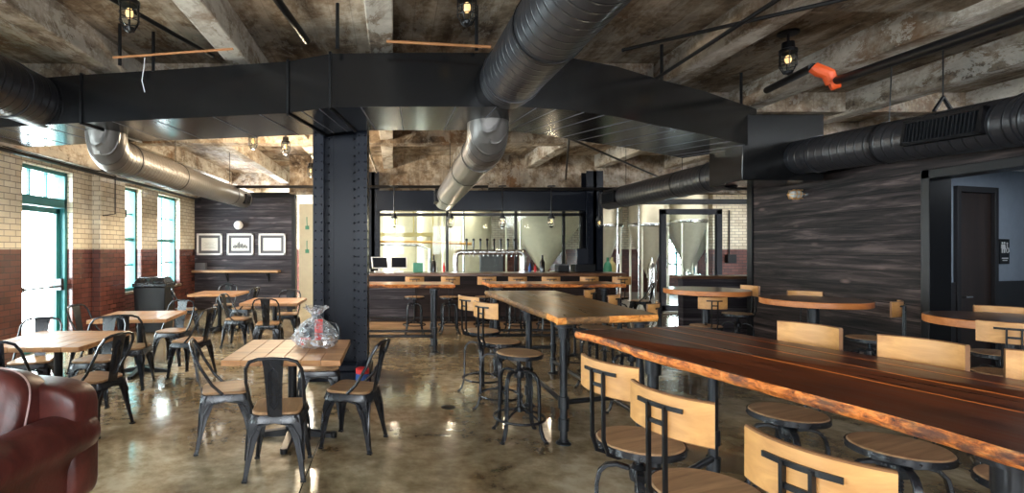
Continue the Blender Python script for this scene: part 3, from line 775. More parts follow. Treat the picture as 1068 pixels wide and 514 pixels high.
# ------------------------------------------------------------------ furniture: Tolix-type chair (faces +y)
CH = 'metal cafe chairs with wooden seats'
def make_chair():
    t = thing('metal_cafe_chair', '', 'chair', (0,0,0), 0, CH)
    # seat board
    def trap(w0, w1, y0, y1, rr, n=5):
        pts = []
        cs = [(w1/2-rr, y1-rr, 0), (-w1/2+rr, y1-rr, PI/2), (-w0/2+rr, y0+rr, PI), (w0/2-rr, y0+rr, 1.5*PI)]
        for x_, y_, a0 in cs:
            for i in range(n+1):
                a = a0+PI/2*i/n; pts.append((x_+rr*math.cos(a), y_+rr*math.sin(a)))
        return pts
    o = trap(.34,.375,-.18,.18,.07); i_ = trap(.33,.365,-.175,.175,.065)
    MB().rings([[(x,y,.447) for x,y in i_],[(x,y,.452) for x,y in o],[(x,y,.463) for x,y in o],[(x,y,.468) for x,y in i_]]).build('seat', M['elm'], t)
    o2 = trap(.35,.385,-.185,.185,.07); o3 = trap(.375,.41,-.2,.2,.07)
    MB().rings([[(x,y,.447) for x,y in o2],[(x,y,.44) for x,y in o2],[(x,y,.395) for x,y in o3],[(x*.97,y*.97,.395) for x,y in o3],[(x*.96,y*.96,.43) for x,y in o2]]).build('seat_pan', M['gun'], t)
    for sx in (-1,1):
        for sy in (-1,1):
            top = Vector((sx*.165, sy*.165, .445)); mid = Vector((sx*.185, sy*.19, .25)); bot = Vector((sx*.215, sy*.232 if sy < 0 else sy*.212, 0))
            secs = []
            for k, (p, w) in enumerate(((top,.105),(top*.4+mid*.6+Vector((sx*.012,sy*.012,0)),.085),(mid,.052),(mid*.5+bot*.5,.038),(bot,.030))):
                d1, d2 = -sx*w, -sy*w
                th = .014
                secs.append([p, p+Vector((d1,0,0)), p+Vector((d1,-sy*th,0)), p+Vector((-sx*th,-sy*th,0)), p+Vector((-sx*th,d2,0)), p+Vector((0,d2,0))])
            mb = MB().rings(secs)
            lg = mb.build('leg', M['gun'], t, bevel=.003)
            MB().cb((bot.x-sx*.014, bot.y-sy*.014, .007), (.036,.036,.014)).build('foot_cap', M['black'], lg)
    mb = MB()                                    # arches between the legs
    for ax in range(4):
        R_ = Matrix.Rotation(ax*PI/2, 4, 'Z')
        mb.tube([(-.192,-.2,.14),(-.165,-.196,.30),(-.12,-.19,.375),(0,-.188,.4),(.12,-.19,.375),(.165,-.196,.30),(.192,-.2,.14)], .009, 6, False, 0, R_)
    mb.build('leg_arch', M['gun'], t)
    H = [(-.185,-.02,.45),(-.192,-.10,.53),(-.198,-.19,.68),(-.19,-.235,.78),(-.16,-.26,.835),(-.10,-.27,.855),(0,-.272,.86)]
    H = H + [(-x,y,z) for x,y,z in reversed(H[:-1])]
    MB().tube(H, .0125, 8).build('back_hoop', M['gun'], t)
    mb = MB(); R_ = []
    for z, y, w in ((.44,-.185,.10),(.55,-.205,.108),(.68,-.232,.118),(.80,-.252,.135),(.855,-.268,.15)):
        R_.append([(-w/2,y-.004,z),(-w/2*.55,y-.010,z),(w/2*.55,y-.010,z),(w/2,y-.004,z),(w/2,y,z),(-w/2,y,z)])
    mb.rings(R_)
    sp = mb.build('back_splat', M['gun'], t)
    mb = MB()
    pts = []
    for s, z in ((-1,.53),(-1,.76),(0,.80),(1,.76),(1,.53),(0,.495)):
        pts.append((s*.033, -.186-(z-.44)*.195-.012, z))
    mb.tube(pts, .005, 5, True).tube([(x*.5,y,.645+(z-.645)*.86) for x,y,z in pts], .0035, 5, True)
    mb.build('embossed_rib', M['gun'], sp)
    return t
chair0 = make_chair(); used = [False]
def chair(x, y, facing, label):
    """facing: direction vector the sitter looks to"""
    rz = math.atan2(-facing[0], facing[1])
    if not used[0]:
        used[0] = True; chair0.location = (x,y,0); chair0.rotation_euler.z = rz; chair0['label'] = label; return chair0
    return dup(chair0, (x,y,0), rz, label, CH)
# cafe table
def make_cafe():
    t = thing('cafe_table', '', 'table', (0,0,0), 0, 'square cafe tables with plank tops')
    s = .46
    mb = MB()
    for i in range(6):
        a = -s + i*2*s/6; mb.box(a+.0012, a+2*s/6-.0012, -s, s, .705, .75)
    mb.build('tabletop', M['cafetop'], t, bevel=.005)
    MB().cyl((0,0,.05),(0,0,.69),.038,.038,18).build('pedestal', M['black'], t)
    MB().box(-.24,.24,-.02,.02,.685,.705).box(-.02,.02,-.24,.24,.685,.705).build('top_bracket', M['black'], t)
    mb = MB()
    for k in range(4):
        R_ = Matrix.Rotation(k*PI/2+.0, 4, 'Z')
        mb.rings([[(.0,-.03,.02),(.0,.03,.02),(.0,.03,.085),(.0,-.03,.085)],[(.34,-.026,.0),(.34,.026,.0),(.34,.026,.035),(.34,-.026,.035)]], M=R_)
        mb.lathe([(.03,0),(.03,.04)], 12, (.35,0,0), 0, R_)
    mb.lathe([(.06,.02),(.06,.09),(.045,.11)], 16)
    mb.build('cross_base', M['black'], t)
    return t
cafe0 = make_cafe(); usedc = [False]
def cafe(x, y, rz, label):
    if not usedc[0]:
        usedc[0] = True; cafe0.location = (x,y,0); cafe0.rotation_euler.z = rz; cafe0['label'] = label; return
    dup(cafe0, (x,y,0), rz, label)
cafe(-.86,4.42,0,'square plank cafe table carrying the wrapped gift basket')
cafe(-3.2,4.95,.02,'square plank cafe table just behind the leather sofa')
cafe(-3.28,6.72,.12,'square plank cafe table second from the sofa along the windows')
cafe(-3.42,10.2,0,'far square cafe table before the drink ledge and prints')
cafe(-1.97,8.62,.0,'square cafe table between the gift basket table and doorway')
chair(-1.38,4.28,(.96,.28),'metal chair at the gift basket table, on its window side')
chair(-.83,3.78,(-.05,1),'metal chair with its back to us at the gift basket table')
chair(-.33,4.30,(-.95,.3),'metal chair at the gift basket table, on the bar stool side')
chair(-.72,5.07,(.1,-1),'metal chair half hidden behind the gift basket table')
chair(-2.66,4.62,(-.97,.25),'metal chair drawn out beside the sofa, back towards the hall')
chair(-3.1,5.42,(.05,-1),'metal chair on the far side of the table behind the sofa')
chair(-3.72,5.35,(.3,-1),'metal chair by the glazed door, at the table behind sofa')
chair(-3.2,4.42,(0,1),'metal chair hidden behind the sofa back')
chair(-2.55,6.55,(-.98,.2),'metal chair on hall side of the second window table')
chair(-3.1,7.3,(-.1,-1),'metal chair on far side of the second window table, facing us')
chair(-3.08,6.08,(-.15,1),'metal chair with its back to us at second window table')
chair(-3.95,6.85,(1,-.1),'metal chair on the door side of the second window table')
chair(-3.96,9.92,(.9,.45),'metal chair on window side of the table before the ledge')
chair(-2.92,10.1,(-.95,.2),'metal chair on hall side of the table before the ledge')
chair(-3.5,10.75,(0,-1),'metal chair between the far table and the drink ledge')
chair(-1.93,8.02,(-.05,1),'metal chair with its back to us at table nearest doorway')
chair(-2.55,8.55,(.97,-.1),'metal chair on window side of the table nearest doorway')
chair(-1.88,9.2,(0,-1),'metal chair on far side of the table nearest doorway')
chair(5.55,11.6,(-.7,.6),'lone metal chair by the brewery opening')

# ------------------------------------------------------------------ industrial stools (face +y, backrest at -y)
ST = 'industrial screw stools with round wooden seats'
def make_stool(sh=.70, bt=1.09, backed=True):
    t = thing('screw_stool', '', 'stool', (0,0,0), 0, ST)
    MB().lathe([(.001,sh-.032),(.186,sh-.032),(.192,sh-.025),(.192,sh-.006),(.186,sh),(.001,sh+.001)], 36).build('seat', M['seatwood'], t)
    mb = MB().lathe([(.193,sh-.036),(.199,sh-.036),(.199,sh-.006),(.193,sh-.006),(.193,sh-.036)], 36, caps=False)
    for i in range(12):
        a = 2*PI*(i+.5)/12; mb.ball((.2*math.cos(a),.2*math.sin(a),sh-.021), .006, 4)
    mb.lathe([(.001,sh-.04),(.06,sh-.04),(.06,sh-.032)], 16)
    mb.cb((0,0,sh-.037),(.38,.03,.008)).cb((0,0,sh-.037),(.03,.38,.008))
    mb.build('seat_rim', M['gun'], t)
    mb = MB().cyl((0,0,.22),(0,0,sh-.035),.017,.017,14)
    for i in range(22): mb.lathe([(.017,0),(.021,.006),(.017,.012)], 12, (0,0,.24+i*.018), caps=False)
    mb.build('screw_post', M['gun'], t)
    MB().lathe([(.02,.50),(.042,.505),(.046,.53),(.046,.565),(.03,.58),(.02,.58)], 18).build('hub', M['gun'], t)
    MB().lathe([(.018,.21),(.034,.215),(.034,.25),(.018,.255)], 14).build('lower_collar', M['gun'], t)
    for k in range(4):
        a = PI/4 + k*PI/2; c, s = math.cos(a), math.sin(a)
        prof = [(.045,.556),(.10,.566),(.145,.555),(.174,.522),(.188,.465),(.191,.35),(.192,.2),(.205,.10),(.225,.04),(.25,.012)]
        mb = MB().tube([(r*c, r*s, z) for r, z in prof], 0, sec=(.019,.033), up=(-s,c,0))
        lg = mb.build('leg', M['gun'], t, bevel=.003)
        MB().lathe([(.02,0),(.022,.006),(.012,.02)], 10, (.255*c,.255*s,0)).build('foot', M['black'], lg)
    mb = MB()
    for k in range(4):
        a = PI/4 + k*PI/2; mb.tube([(.03*math.cos(a),.03*math.sin(a),.232),(.12*math.cos(a),.12*math.sin(a),.21),(.197*math.cos(a),.197*math.sin(a),.17)], .009, 6)
    mb.build('brace', M['gun'], t)
    MB().tube([(.212*math.cos(2*PI*j/32), .212*math.sin(2*PI*j/32), .165) for j in range(32)], .011, 8, True).build('foot_ring', M['gun'], t)
    if backed:
        bb = bt-.155; R0 = .30; cyy = -.235+R0
        hw = .60; n = 14; R_ = []
        for i in range(n+1):
            a = -PI/2 - hw + 2*hw*i/n
            c, s = math.cos(a), math.sin(a)
            ring = []
            for r, z in ((R0+.008,bb),(R0+.012,bb+.005),(R0+.012,bt-.005),(R0+.008,bt),(R0-.004,bt),(R0-.008,bt-.005),(R0-.008,bb+.005),(R0-.004,bb)):
                ring.append((r*c, cyy+r*s, z))
            R_.append(ring)
        bm_ = MB().rings(R_)
        for q, fc in enumerate(bm_.f):
            zs = [bm_.v[i_].z for i_ in fc]
            if len(fc) > 4 or min(zs) > bt-.006 or max(zs) < bb+.006: bm_.m[q] = 1
        bk = bm_.build('backrest', [M['backwood'], M['backedge']], t)
        mb = MB()
        for sx in (-.035,.035):
            mb.tube([(sx,-.06,sh-.048),(sx,-.17,sh-.05),(sx,-.225,sh-.03),(sx*1.0,-.252,sh+.04),(sx,-.255,bb+.112)], 0, sec=(.018,.009), up=(1,0,0))
        for z, wq in ((bb+.048, .4), (bb+.108, 1.0)):
            mb.tube([((R0+.02)*math.cos(-PI/2+q), cyy+(R0+.02)*math.sin(-PI/2+q), z) for q in (-.3*wq,-.15*wq,0,.15*wq,.3*wq)], 0, sec=(.007,.016), up=(0,0,1))
        mb.build('back_bracket', M['black'], t)
    return t
protos = {}
def stool(x, y, facing, label, kind='low'):
    rz = math.atan2(-facing[0], facing[1])
    if kind not in protos:
        p = make_stool(*{'low':(.70,1.09,True),'high':(.655,1.155,True),'bare':(.72,1.0,False),'short':(.60,.99,True)}[kind]); protos[kind] = p
        p.location = (x,y,0); p.rotation_euler.z = rz; p['label'] = label; return p
    return dup(protos[kind], (x,y,0), rz, label, ST)
fa, fb = (.93,.37), (-.93,-.37)
stool(1.17,2.46,fa,'stool with pale bent back at the far corner of the red slab table')
stool(1.18,1.95,fa,'stool with T bracket on its back, second along the red slab table')
stool(1.27,1.42,fa,'nearest stool, its bent wooden back cut by the photo edge')
stool(2.30,3.02,fb,'stool across the red slab table, farthest along its plank wall side','high')
stool(2.44,2.50,fb,'stool across the red slab table, middle of the wall side','high')
stool(2.64,2.10,fb,'stool across the red slab table, nearest on the wall side','high')
stool(1.08,4.44,(1,0),'backless stool beside the near corner of the olive slab table','bare')
stool(1.06,5.12,(.85,.52),'stool with small back, second along the olive slab table')
stool(.99,5.78,(.85,.52),'stool with small back, farthest along window side of the olive table')
stool(2.34,5.08,(-.76,.65),'stool tucked at the near end of the olive table, wall side')
stool(2.37,6.02,(-.76,.65),'stool in the middle of the olive table, wall side')
stool(2.37,6.75,(-.76,.65),'stool at the far end of the olive table, wall side')
for i, (px, lab) in enumerate(((432,'bar stool below the tills, first along the bar'),(468.5,'second bar stool from the tills'),(505.5,'third bar stool from the tills, under the tap tower'),(537,'fourth bar stool from the tills, under the tap tower'),(571,'fifth bar stool from the tills, below the cone tank'),(610,'sixth bar stool from the tills, at the dark post'),(643,'last bar stool, past the dark post'))):
    stool((px-VX)*9.93/F, 9.9, (0,1), lab)
stool(4.87,7.32,(-1,-.1),'stool on the wall side of the round table by the half wall')
stool(4.12,6.82,(.15,1),'stool with its back under the top of the round table by half wall','short')
stool(4.95,6.2,(-.55,-.83),'stool between the middle round table and the plank wall')
stool(4.88,5.30,(-.6,.8),'stool turned in at the near side of the middle round table')
stool(4.5,3.78,(.7,.7),'stool in front of the round table beside the washroom doorway')
stool(5.3,4.52,(-.8,-.6),'stool behind the round table beside the washroom doorway')

# ------------------------------------------------------------------ slab tables on pipe legs
def slab(corners, z1, th, jit, seed, per=26):
    """corners: 4 local xy, returns ring-built slab with ragged live edges"""
    rnd = random.Random(seed); pts = []
    for i in range(4):
        a, b = Vector(corners[i]), Vector(corners[(i+1)%4]); L = (b-a).length; k = max(3, int(L*per/2))
        t = (b-a)/L; nrm = Vector((t.y,-t.x))
        for j in range(k):
            s = j/k; p = a.lerp(b, s)
            w = noise.noise(Vector((p.x*2.2+seed, p.y*2.2, seed*.3)))*jit + noise.noise(Vector((p.x*9, p.y*9, seed)))*jit*.35
            if j == 0: w = 0
            pts.append((p + nrm*w*(.3 if L < 1.2 else 1), nrm, rnd.uniform(-1,1)))
    mb = MB(); n = len(pts)
    def ring(o, z, zz=0): return [(p.x+q.x*(o+zz*r*.5), p.y+q.y*(o+zz*r*.5), z+zz*r*.2) for p,q,r in pts]
    R = [ring(-.02,z1-th), ring(-.004,z1-th+.006,.006), ring(.006,z1-th*.5,.01), ring(.0,z1-.007,.004), ring(-.004,z1)]
    vs = [v for r in R for v in r]; fs = []; ms = []
    for i in range(4):
        for j in range(n):
            j2 = (j+1)%n; fs.append((i*n+j,i*n+j2,(i+1)*n+j2,(i+1)*n+j))
    mb.add(vs, fs, 1); mb.f.append(list(range(4*n,5*n))); mb.m.append(0); mb.f.append(list(reversed(range(n)))); mb.m.append(1)
    return mb
def pipe_leg(t, x, y, z1, r=.03):
    l = MB().cyl((x,y,.012),(x,y,z1-.01),r,r,16).lathe([(.001,0),(.062,0),(.062,.008),(.04,.02),(.04,.035)], 18, (x,y,0))
    l.lathe([(.042,z1-.12),(.044,z1-.1),(.044,z1-.035),(.075,z1-.028),(.075,z1-.006),(.001,z1-.006)], 18, (x,y,0))
    for z in (.16,.34): l.lathe([(r,z-.05),(r+.013,z-.048),(r+.013,z+.048),(r,z+.05)], 16, (x,y,0))
    return l.build('leg', M['pipe'], t)
def rail(t, pts, r=.022): return MB().tube(pts, r, 12).build('foot_rail', M['pipe'], t)
# red-brown slab table
th = math.radians(15.5)
t = thing('slab_table', 'long red brown live edge slab table on pipe legs, nearest to us', 'table', (2.06,2.27,0), th, 'tall live edge slab tables')
slab([(-.61,-1.4),(.60,-1.4),(.475,1.4),(-.475,1.4)], 1.05, .052, .05, 3).build('tabletop', [M['slabtop'], M['edge']], t, sharp=50)
for x, y in ((-.34,.85),(.41,1.14),(-.44,-.66),(.42,-.80)): pipe_leg(t, x, y, .998)
rail(t, [(-.34,.85,.2),(.41,1.14,.2)]); rail(t, [(-.44,-.66,.2),(.42,-.80,.2)]); rail(t, [(.04,1.0,.2),(0,-.73,.2)])
# olive slab table
t = thing('slab_table', 'olive brown live edge slab table with orange end, behind the red one', 'table', (1.74,5.56,0), math.radians(2), 'tall live edge slab tables')
sl = slab([(-.47,-1.40),(.46,-1.20),(.47,1.35),(-.47,1.35)], 1.05, .06, .02, 11)
for q, fc in enumerate(sl.f):
    cx_ = sum(sl.v[i_].x for i_ in fc)/len(fc); cy_ = sum(sl.v[i_].y for i_ in fc)/len(fc)
    if sl.m[q] == 1 and len(fc) == 4 and cy_ < -1.1 and (cx_ > .02 or cx_ < -.36): sl.m[q] = 2
sl.build('tabletop', [M['slabtop2'], M['edge2'], M['sapwood']], t, sharp=50)
for x, y in ((-.38,-1.28),(.36,-1.08),(-.38,1.1),(.36,1.1),(-.36,-.25)): pipe_leg(t, x, y, .99)
rail(t, [(-.38,-1.28,.34),(.36,-1.08,.34)]); rail(t, [(-.38,-1.28,.34),(-.36,-.25,.34),(-.38,1.1,.34)]); rail(t, [(.36,-1.08,.16),(.36,1.1,.16)]); rail(t, [(-.38,1.1,.34),(.36,1.1,.34)])
# slim tall tables along the bar
def tall_table(x0, x1, y0, y1, label, cuts):
    cx, cy = (x0+x1)/2, (y0+y1)/2; w, d = (x1-x0)/2, (y1-y0)/2
    t = thing('tall_table', label, 'table', (cx,cy,0), 0, 'slim tall tables before the bar')
    slab([(-w,-d),(w,-d),(w,d),(-w,d)], 1.06, .055, .02, int(cx*10)+5).build('tabletop', [M['bartop'], M['edge']], t, sharp=50)
    for x, y in ((-w+.15,-d+.1),(w-.3,-d+.1),(w-.3,d-.1),(-w+.15,d-.1)): pipe_leg(t, x, y, 1.0)
    rail(t, [(-w+.15,-d+.1,.25),(w-.3,-d+.1,.25)]); rail(t, [(-w+.15,d-.1,.25),(w-.3,d-.1,.25)])
tall_table(-.9,.95,7.95,8.65,'slim tall wooden table between the column and the bar',0)
tall_table(1.5,3.62,8.05,8.75,'slim tall wooden table before the tap end of the bar',0)
def round_table(x, y, r, label):
    t = thing('round_table', label, 'table', (x,y,0), 0, 'tall round pedestal tables')
    MB().lathe([(.001,.985),(r-.006,.985),(r,.991),(r,1.044),(r-.006,1.05)], 48, mi=1, caps=False).lathe([(r-.006,1.05),(.001,1.0502)], 48, caps=False).build('tabletop', [M['roundtop'], M['roundedge']], t)
    MB().cyl((0,0,.03),(0,0,.97),.05,.05,20).lathe([(.13,.965),(.13,.985)], 20).build('pedestal', M['pipe'], t)
    MB().lathe([(.001,0),(.235,0),(.235,.012),(.2,.024),(.07,.04),(.055,.08),(.05,.08)], 32).build('base', M['black'], t)
round_table(4.35,7.2,.53,'tall round pedestal table before the half wall')
round_table(4.68,5.76,.50,'tall round pedestal table halfway along the plank wall')
round_table(4.95,4.15,.50,'tall round pedestal table beside the washroom doorway')

# ------------------------------------------------------------------ bar
t = thing('bar_counter', 'long dark plank bar counter with wooden top and foot plinth', 'bar', (2.0,10.9,0))
MB().box(-2.55,2.6,-.25,.2,.12,1.06).build('bar_front', M['bardark'], t)
MB().box(-2.6,2.65,-.45,.25,0,.12).build('plinth', M['ledge'], t, bevel=.006)
MB().box(-2.65,2.7,-.48,.3,1.06,1.12).build('bar_top', M['roundtop'], t, bevel=.008)
MB().box(-2.52,-1.55,-.29,-.25,.14,1.05).build('end_panel', M['board_x'], t)
MB().tube([(-2.5,-.42,.22),(2.5,-.42,.22)], .022, 10).build('foot_rail', M['gun'], t)
for i in range(1): pass
t = thing('back_counter', 'low service counter behind the bar under the brewery windows', 'counter', (2.0,12.1,0))
MB().box(-2.3,2.4,-.25,.28,0,.92).build('cabinet', M['darkpanel'], t)
MB().box(-2.35,2.45,-.3,.3,.92,.96).build('counter_top', M['steel'], t, bevel=.006)
# tap tower
t = thing('tap_tower', 'arched steel tap tower with a row of black tap handles', 'tap tower', (2.05,11.0,1.12))
P = [(-.72,0,0),(-.72,0,.32)] + [(-.62-.10*math.cos(a), 0, .32+.1*math.sin(a)) for a in (PI*.15,PI*.3,PI*.42)] + [(-.6,0,.42),(.6,0,.42)] + [(.62+.10*math.cos(a), 0, .32+.1*math.sin(a)) for a in (PI*.42,PI*.3,PI*.15)] + [(.72,0,.32),(.72,0,0)]
MB().tube(P, .055, 16).lathe([(.1,0),(.1,.015)], 18, (-.72,0,0)).lathe([(.1,0),(.1,.015)], 18, (.72,0,0)).build('arch_pipe', M['steel'], t, sharp=60)
for i in range(12):
    x = -.55+i*.1
    MB().cyl((x,-.05,.42),(x,-.1,.42),.018,.018,10).tube([(x,-.09,.43),(x,-.12,.38),(x,-.12,.33)], .012, 8).build('faucet', M['steel'], t)
for i in range(8):
    x = -.5+i*.145
    MB().tube([(x,-.09,.44),(x,-.09,.5),(x,-.085,.60),(x,-.085,.68)], [.010,.012,.020,.016], 8).ball((x,-.085,.68), .03, 6).build('tap_handle', M['bottle'], t)
# tills
def till(x, y, rz, label):
    t = thing('till', label, 'till', (x,y,1.12), rz, 'tills on the bar')
    MB().box(-.1,.1,-.08,.1,0,.03).tube([(0,.02,.02),(0,.05,.12),(0,.03,.2)], 0, sec=(.08,.03)).build('stand', M['white'], t)
    Mx = Matrix.Translation((0,-.0,.2)) @ Matrix.Rotation(math.radians(-25), 4, 'X')
    s_ = MB().box(-.17,.17,-.015,.015,-.13,.13, 0, Mx).build('screen_housing', M['white'], t, bevel=.006)
    MB().box(-.15,.15,-.018,-.014,-.11,.11, 0, Mx).build('screen', M['screen'], s_)
till(-.28,10.78,.25,'white till with tilted dark screen at the end of the bar')
till(.12,10.85,0,'white till with tilted dark screen, second from bar end')
tag(MB().box(-.64,-.47,10.5,10.75,1.12,1.2).box(-.62,-.49,10.54,10.72,1.2,1.25).build('receipt_printer', M['white'], bevel=.01), 'low pale printer at the very end of the bar', 'printer')
tag(MB().box(.42,.62,10.75,10.95,1.12,1.32).build('menu_box', M['green'], bevel=.008), 'small dark green box beside the tills', 'box')
def bottle(x, y, z, h, r, mat, label, g):
    o = MB().lathe([(.001,0),(r,.004),(r,h*.58),(r*.4,h*.75),(r*.36,h*.97),(r*.42,h),(.001,h)], 16).build('bottle', M[mat], loc=(x,y,z)); return tag(o, label, 'bottle', g)
G = 'bottles standing on the bar'
bottle(.85,10.9,1.12,.36,.055,'bottle','tall dark bottle between the tills and the tap tower',G)
bottle(3.14,10.9,1.12,.36,.055,'bottle','tall dark bottle just past the tap tower',G)
bottle(1.08,11.0,1.12,.2,.03,'red','small red bottle left of the tap tower',G)
bottle(3.02,11.0,1.12,.17,.03,'red','small red bottle right of the tap tower',G)
bottle(2.92,11.05,1.12,.18,.03,'blue','small blue bottle hugging the tap tower',G)
for i in range(16):
    x = 3.15+i*.085
    o = MB().lathe([(.001,0),(.028,.002),(.036,.14),(.033,.14),(.026,.01)], 12, caps=False).build('drinking_glass', M['paleglass'], loc=(x,12.0+.08*(i%3),.96))
    tag(o, 'clear drinking glass in the row below the big cone tank', 'glass', 'drinking glasses on the back counter')
t = thing('coffee_machine', 'black counter machine with grey screen below the cone tank', 'machine', (4.05,11.05,1.12))
MB().box(-.22,.22,-.14,.14,0,.16).build('body', M['black'], t, bevel=.01)
MB().box(-.12,.12,-.0,.03,.16,.5).build('screen', M['screen'], t, bevel=.006)
t = thing('counter_machine', 'black squat box beside the counter machine', 'machine', (3.6,11.05,1.12))
MB().box(-.12,.12,-.12,.12,0,.14).build('body', M['black'], t, bevel=.01)
MB().box(-.1,.1,-.1,.1,.14,.17).build('lid', M['mat_grey'], t, bevel=.008)

# ------------------------------------------------------------------ brewery
def tank(x, y, r, zc, za, label, zt=3.52, legs=True):
    t = thing('brewery_tank', label, 'tank', (x,y,0), 0, 'steel brewery tanks')
    MB().lathe([(r,zc),(r+.015,zc+.02),(r,zc+.05),(r,zt-.14),(r*.97,zt-.08),(r*.85,zt-.03),(r*.3,zt),(.001,zt)], 40).build('shell', M['cream_tank'], t, sharp=50)
    if za < zc: MB().lathe([(.06,za-.1),(.06,za),(.09,za+.02),(r,zc)], 40).build('cone', M['cream_tank'], t, sharp=50)
    MB().lathe([(r+.02,zc-.02),(r+.03,zc),(r+.03,zc+.06),(r+.02,zc+.08)], 40, caps=False).build('band', M['steel'], t)
    if legs:
        for k in range(4):
            a = PI/4+k*PI/2; c, s = math.cos(a)*r*.96, math.sin(a)*r*.96
            MB().cyl((c,s,0),(c,s,zc+.1),.032,.032,12).lathe([(.08,0),(.08,.03)], 12, (c,s,0)).build('leg', M['cream_tank'], t)
        MB().tube([(0,0,za-.05),(0,-.1,za-.15),(0,-r*.8,za-.15)], .03, 8).tube([(r*.55,-r*.8,za+.2),(r*.55,-r*.8,za+.5)], .02, 8).build('valve_pipe', M['steel'], t)
tank(4.25,14.6,1.28,2.75,.95,'huge cone bottomed tank in the middle of the brewery windows')
tank(6.7,16.5,.56,2.32,.95,'cone tank just past the dark brewery post')
tank(7.7,15.6,.56,2.30,.85,'cone tank midway between the dark post and glass door')
tank(8.86,15.6,.55,2.40,1.0,'cone tank seen beside the edge of the glass door')
tank(2.12,15.95,.9,.7,.7,'wide straight sided tank behind the tap tower')
tank(1.05,15.0,.36,.6,.6,'narrow straight sided tank between the tills and taps')
tank(.3,17.4,.75,.8,.8,'straight sided tank behind the ochre platform')
tank(10.1,17.6,.75,2.2,.9,'cone tank seen through the glass door')
t = thing('platform', 'ochre steel platform with railing above the tills', 'platform', (.25,13.9,0))
MB().box(-.8,.85,0,.7,1.95,2.05).build('deck', M['yellow'], t)
mb = MB()
for xx in (-.75,-.2,.3,.82): mb.tube([(xx,0,2.05),(xx,0,3.0)], .022, 8)
for z in (2.5,2.95): mb.tube([(-.78,0,z),(.84,0,z)], .02, 8)
mb.build('railing', M['yellow'], t)
for xx in (-.75,.8): MB().box(xx-.04,xx+.04,.05,.13,0,1.95).build('leg', M['yellow'], t)
rod([(-.35,13.2,1.8),(.9,13.2,1.78),(2.0,13.2,1.74)], .035, M['brass'], 'copper pipe crossing behind the tills', n=10)
rod([(-.35,13.35,1.72),(.6,13.35,1.72),(.95,13.35,1.6),(.95,13.35,.0)], .04, M['steel'], 'steel pipe bending down behind the tills', n=10)
rod([(1.85,13.6,.0),(1.85,13.6,3.6)], .03, M['steel'], 'upright steel pipe behind the tap tower', n=10)
rod([(3.03,16.8,.0),(3.03,16.8,3.8)], .05, M['green'], 'upright green pipe between the two big tanks', n=10)
rod([(5.85,13.5,.0),(5.85,13.5,3.6)], .028, M['steel'], 'upright steel pipe in the brewery opening', n=10)
rod([(6.55,13.8,.0),(6.55,13.8,3.6)], .025, M['steel'], 'upright steel pipe beside the glass door', n=10)
rod([(9.9,15.25,2.75),(9.9,15.25,1.45)], .02, M['black'], 'black conduit dropping down the brewery brick wall')
tag(MB().box(9.8,10.05,15.15,15.3,1.2,1.45).build('switch_box', M['black'], bevel=.008), 'black switch box on the brewery brick wall', 'switch box')
t = thing('wall_cabinet', 'grey control cabinet behind the tap tower', 'cabinet', (2.6,13.6,0))
MB().box(-.3,.3,0,.2,.9,1.55).build('body', M['mat_grey'], t, bevel=.01)
MB().box(-.28,.28,-.02,0,.92,1.53).build('door', M['mat_grey'], t, bevel=.006)
MB().box(-.03,.03,.05,.15,0,.9).build('stand', M['steel'], t)
for i, (x, y, mat, lab) in enumerate(((6.05,14.6,'green','green gas cylinder in the brewery opening'),(6.3,14.9,'yellow','ochre gas cylinder in the brewery opening'),(7.2,14.4,'steel','steel keg like cylinder near the glass door'))):
    o = MB().lathe([(.001,.0),(.11,.0),(.115,.02),(.115,1.05),(.09,1.18),(.03,1.25),(.03,1.36),(.001,1.36)], 18).build('gas_cylinder', M[mat], loc=(x,y,.012)); tag(o, lab, 'cylinder', 'gas cylinders')
for i, (x, y) in enumerate(((5.3,14.0),(5.75,14.15),(5.5,14.6))):
    t = thing('keg', ['steel keg nearest the dark post','steel keg beside the one nearest the post','steel keg behind the other two'][i], 'keg', (x,y,.012), 0, 'steel kegs in the brewery')
    MB().lathe([(.001,.05),(.17,.05),(.2,.1),(.205,.3),(.2,.5),(.17,.56),(.001,.57)], 22).build('body', M['steel'], t)
    MB().lathe([(.18,0),(.19,0),(.19,.1),(.18,.1)], 22, caps=False).lathe([(.18,.52),(.19,.52),(.19,.64),(.18,.64)], 22, caps=False).build('rim', M['steel'], t)

# ------------------------------------------------------------------ bin, basket, can, drain
t = thing('waste_bin', 'black waste bin with flap top beside the brick wall', 'bin', (-4.68,10.15,0), .05)
MB().rings([[(x*.27,y*.22,0) for x,y in ((-1,-1),(1,-1),(1,1),(-1,1))],[(x*.3,y*.25,.88) for x,y in ((-1,-1),(1,-1),(1,1),(-1,1))]]).build('body', M['black'], t, bevel=.02)
MB().box(-.32,.32,-.27,.27,.88,.95).rings([[(x*.3,y*.25,.95) for x,y in ((-1,-1),(1,-1),(1,1),(-1,1))],[(x*.24,y*.19,1.06) for x,y in ((-1,-1),(1,-1),(1,1),(-1,1))]]).build('lid', M['gun'], t, bevel=.015)
MB().box(-.17,.17,-.262,-.24,.90,.94).build('flap', M['mat_grey'], t)
bx_, by_ = -.68, 4.56
t = thing('gift_basket', 'gift basket wrapped in clear cellophane on the cafe table', 'basket', (bx_,by_,.75))
t.scale = (.95,.95,.74)
mb = MB().lathe([(.001,0),(.11,0),(.135,.03),(.15,.09),(.142,.09),(.128,.035),(.001,.012)], 26)
mb.tube([(.152*math.cos(2*PI*j/30), .152*math.sin(2*PI*j/30), .09+.004*(j%2)) for j in range(30)], .011, 6, True); mb.build('bowl', M['basket'], t)
n = 40; R_ = []
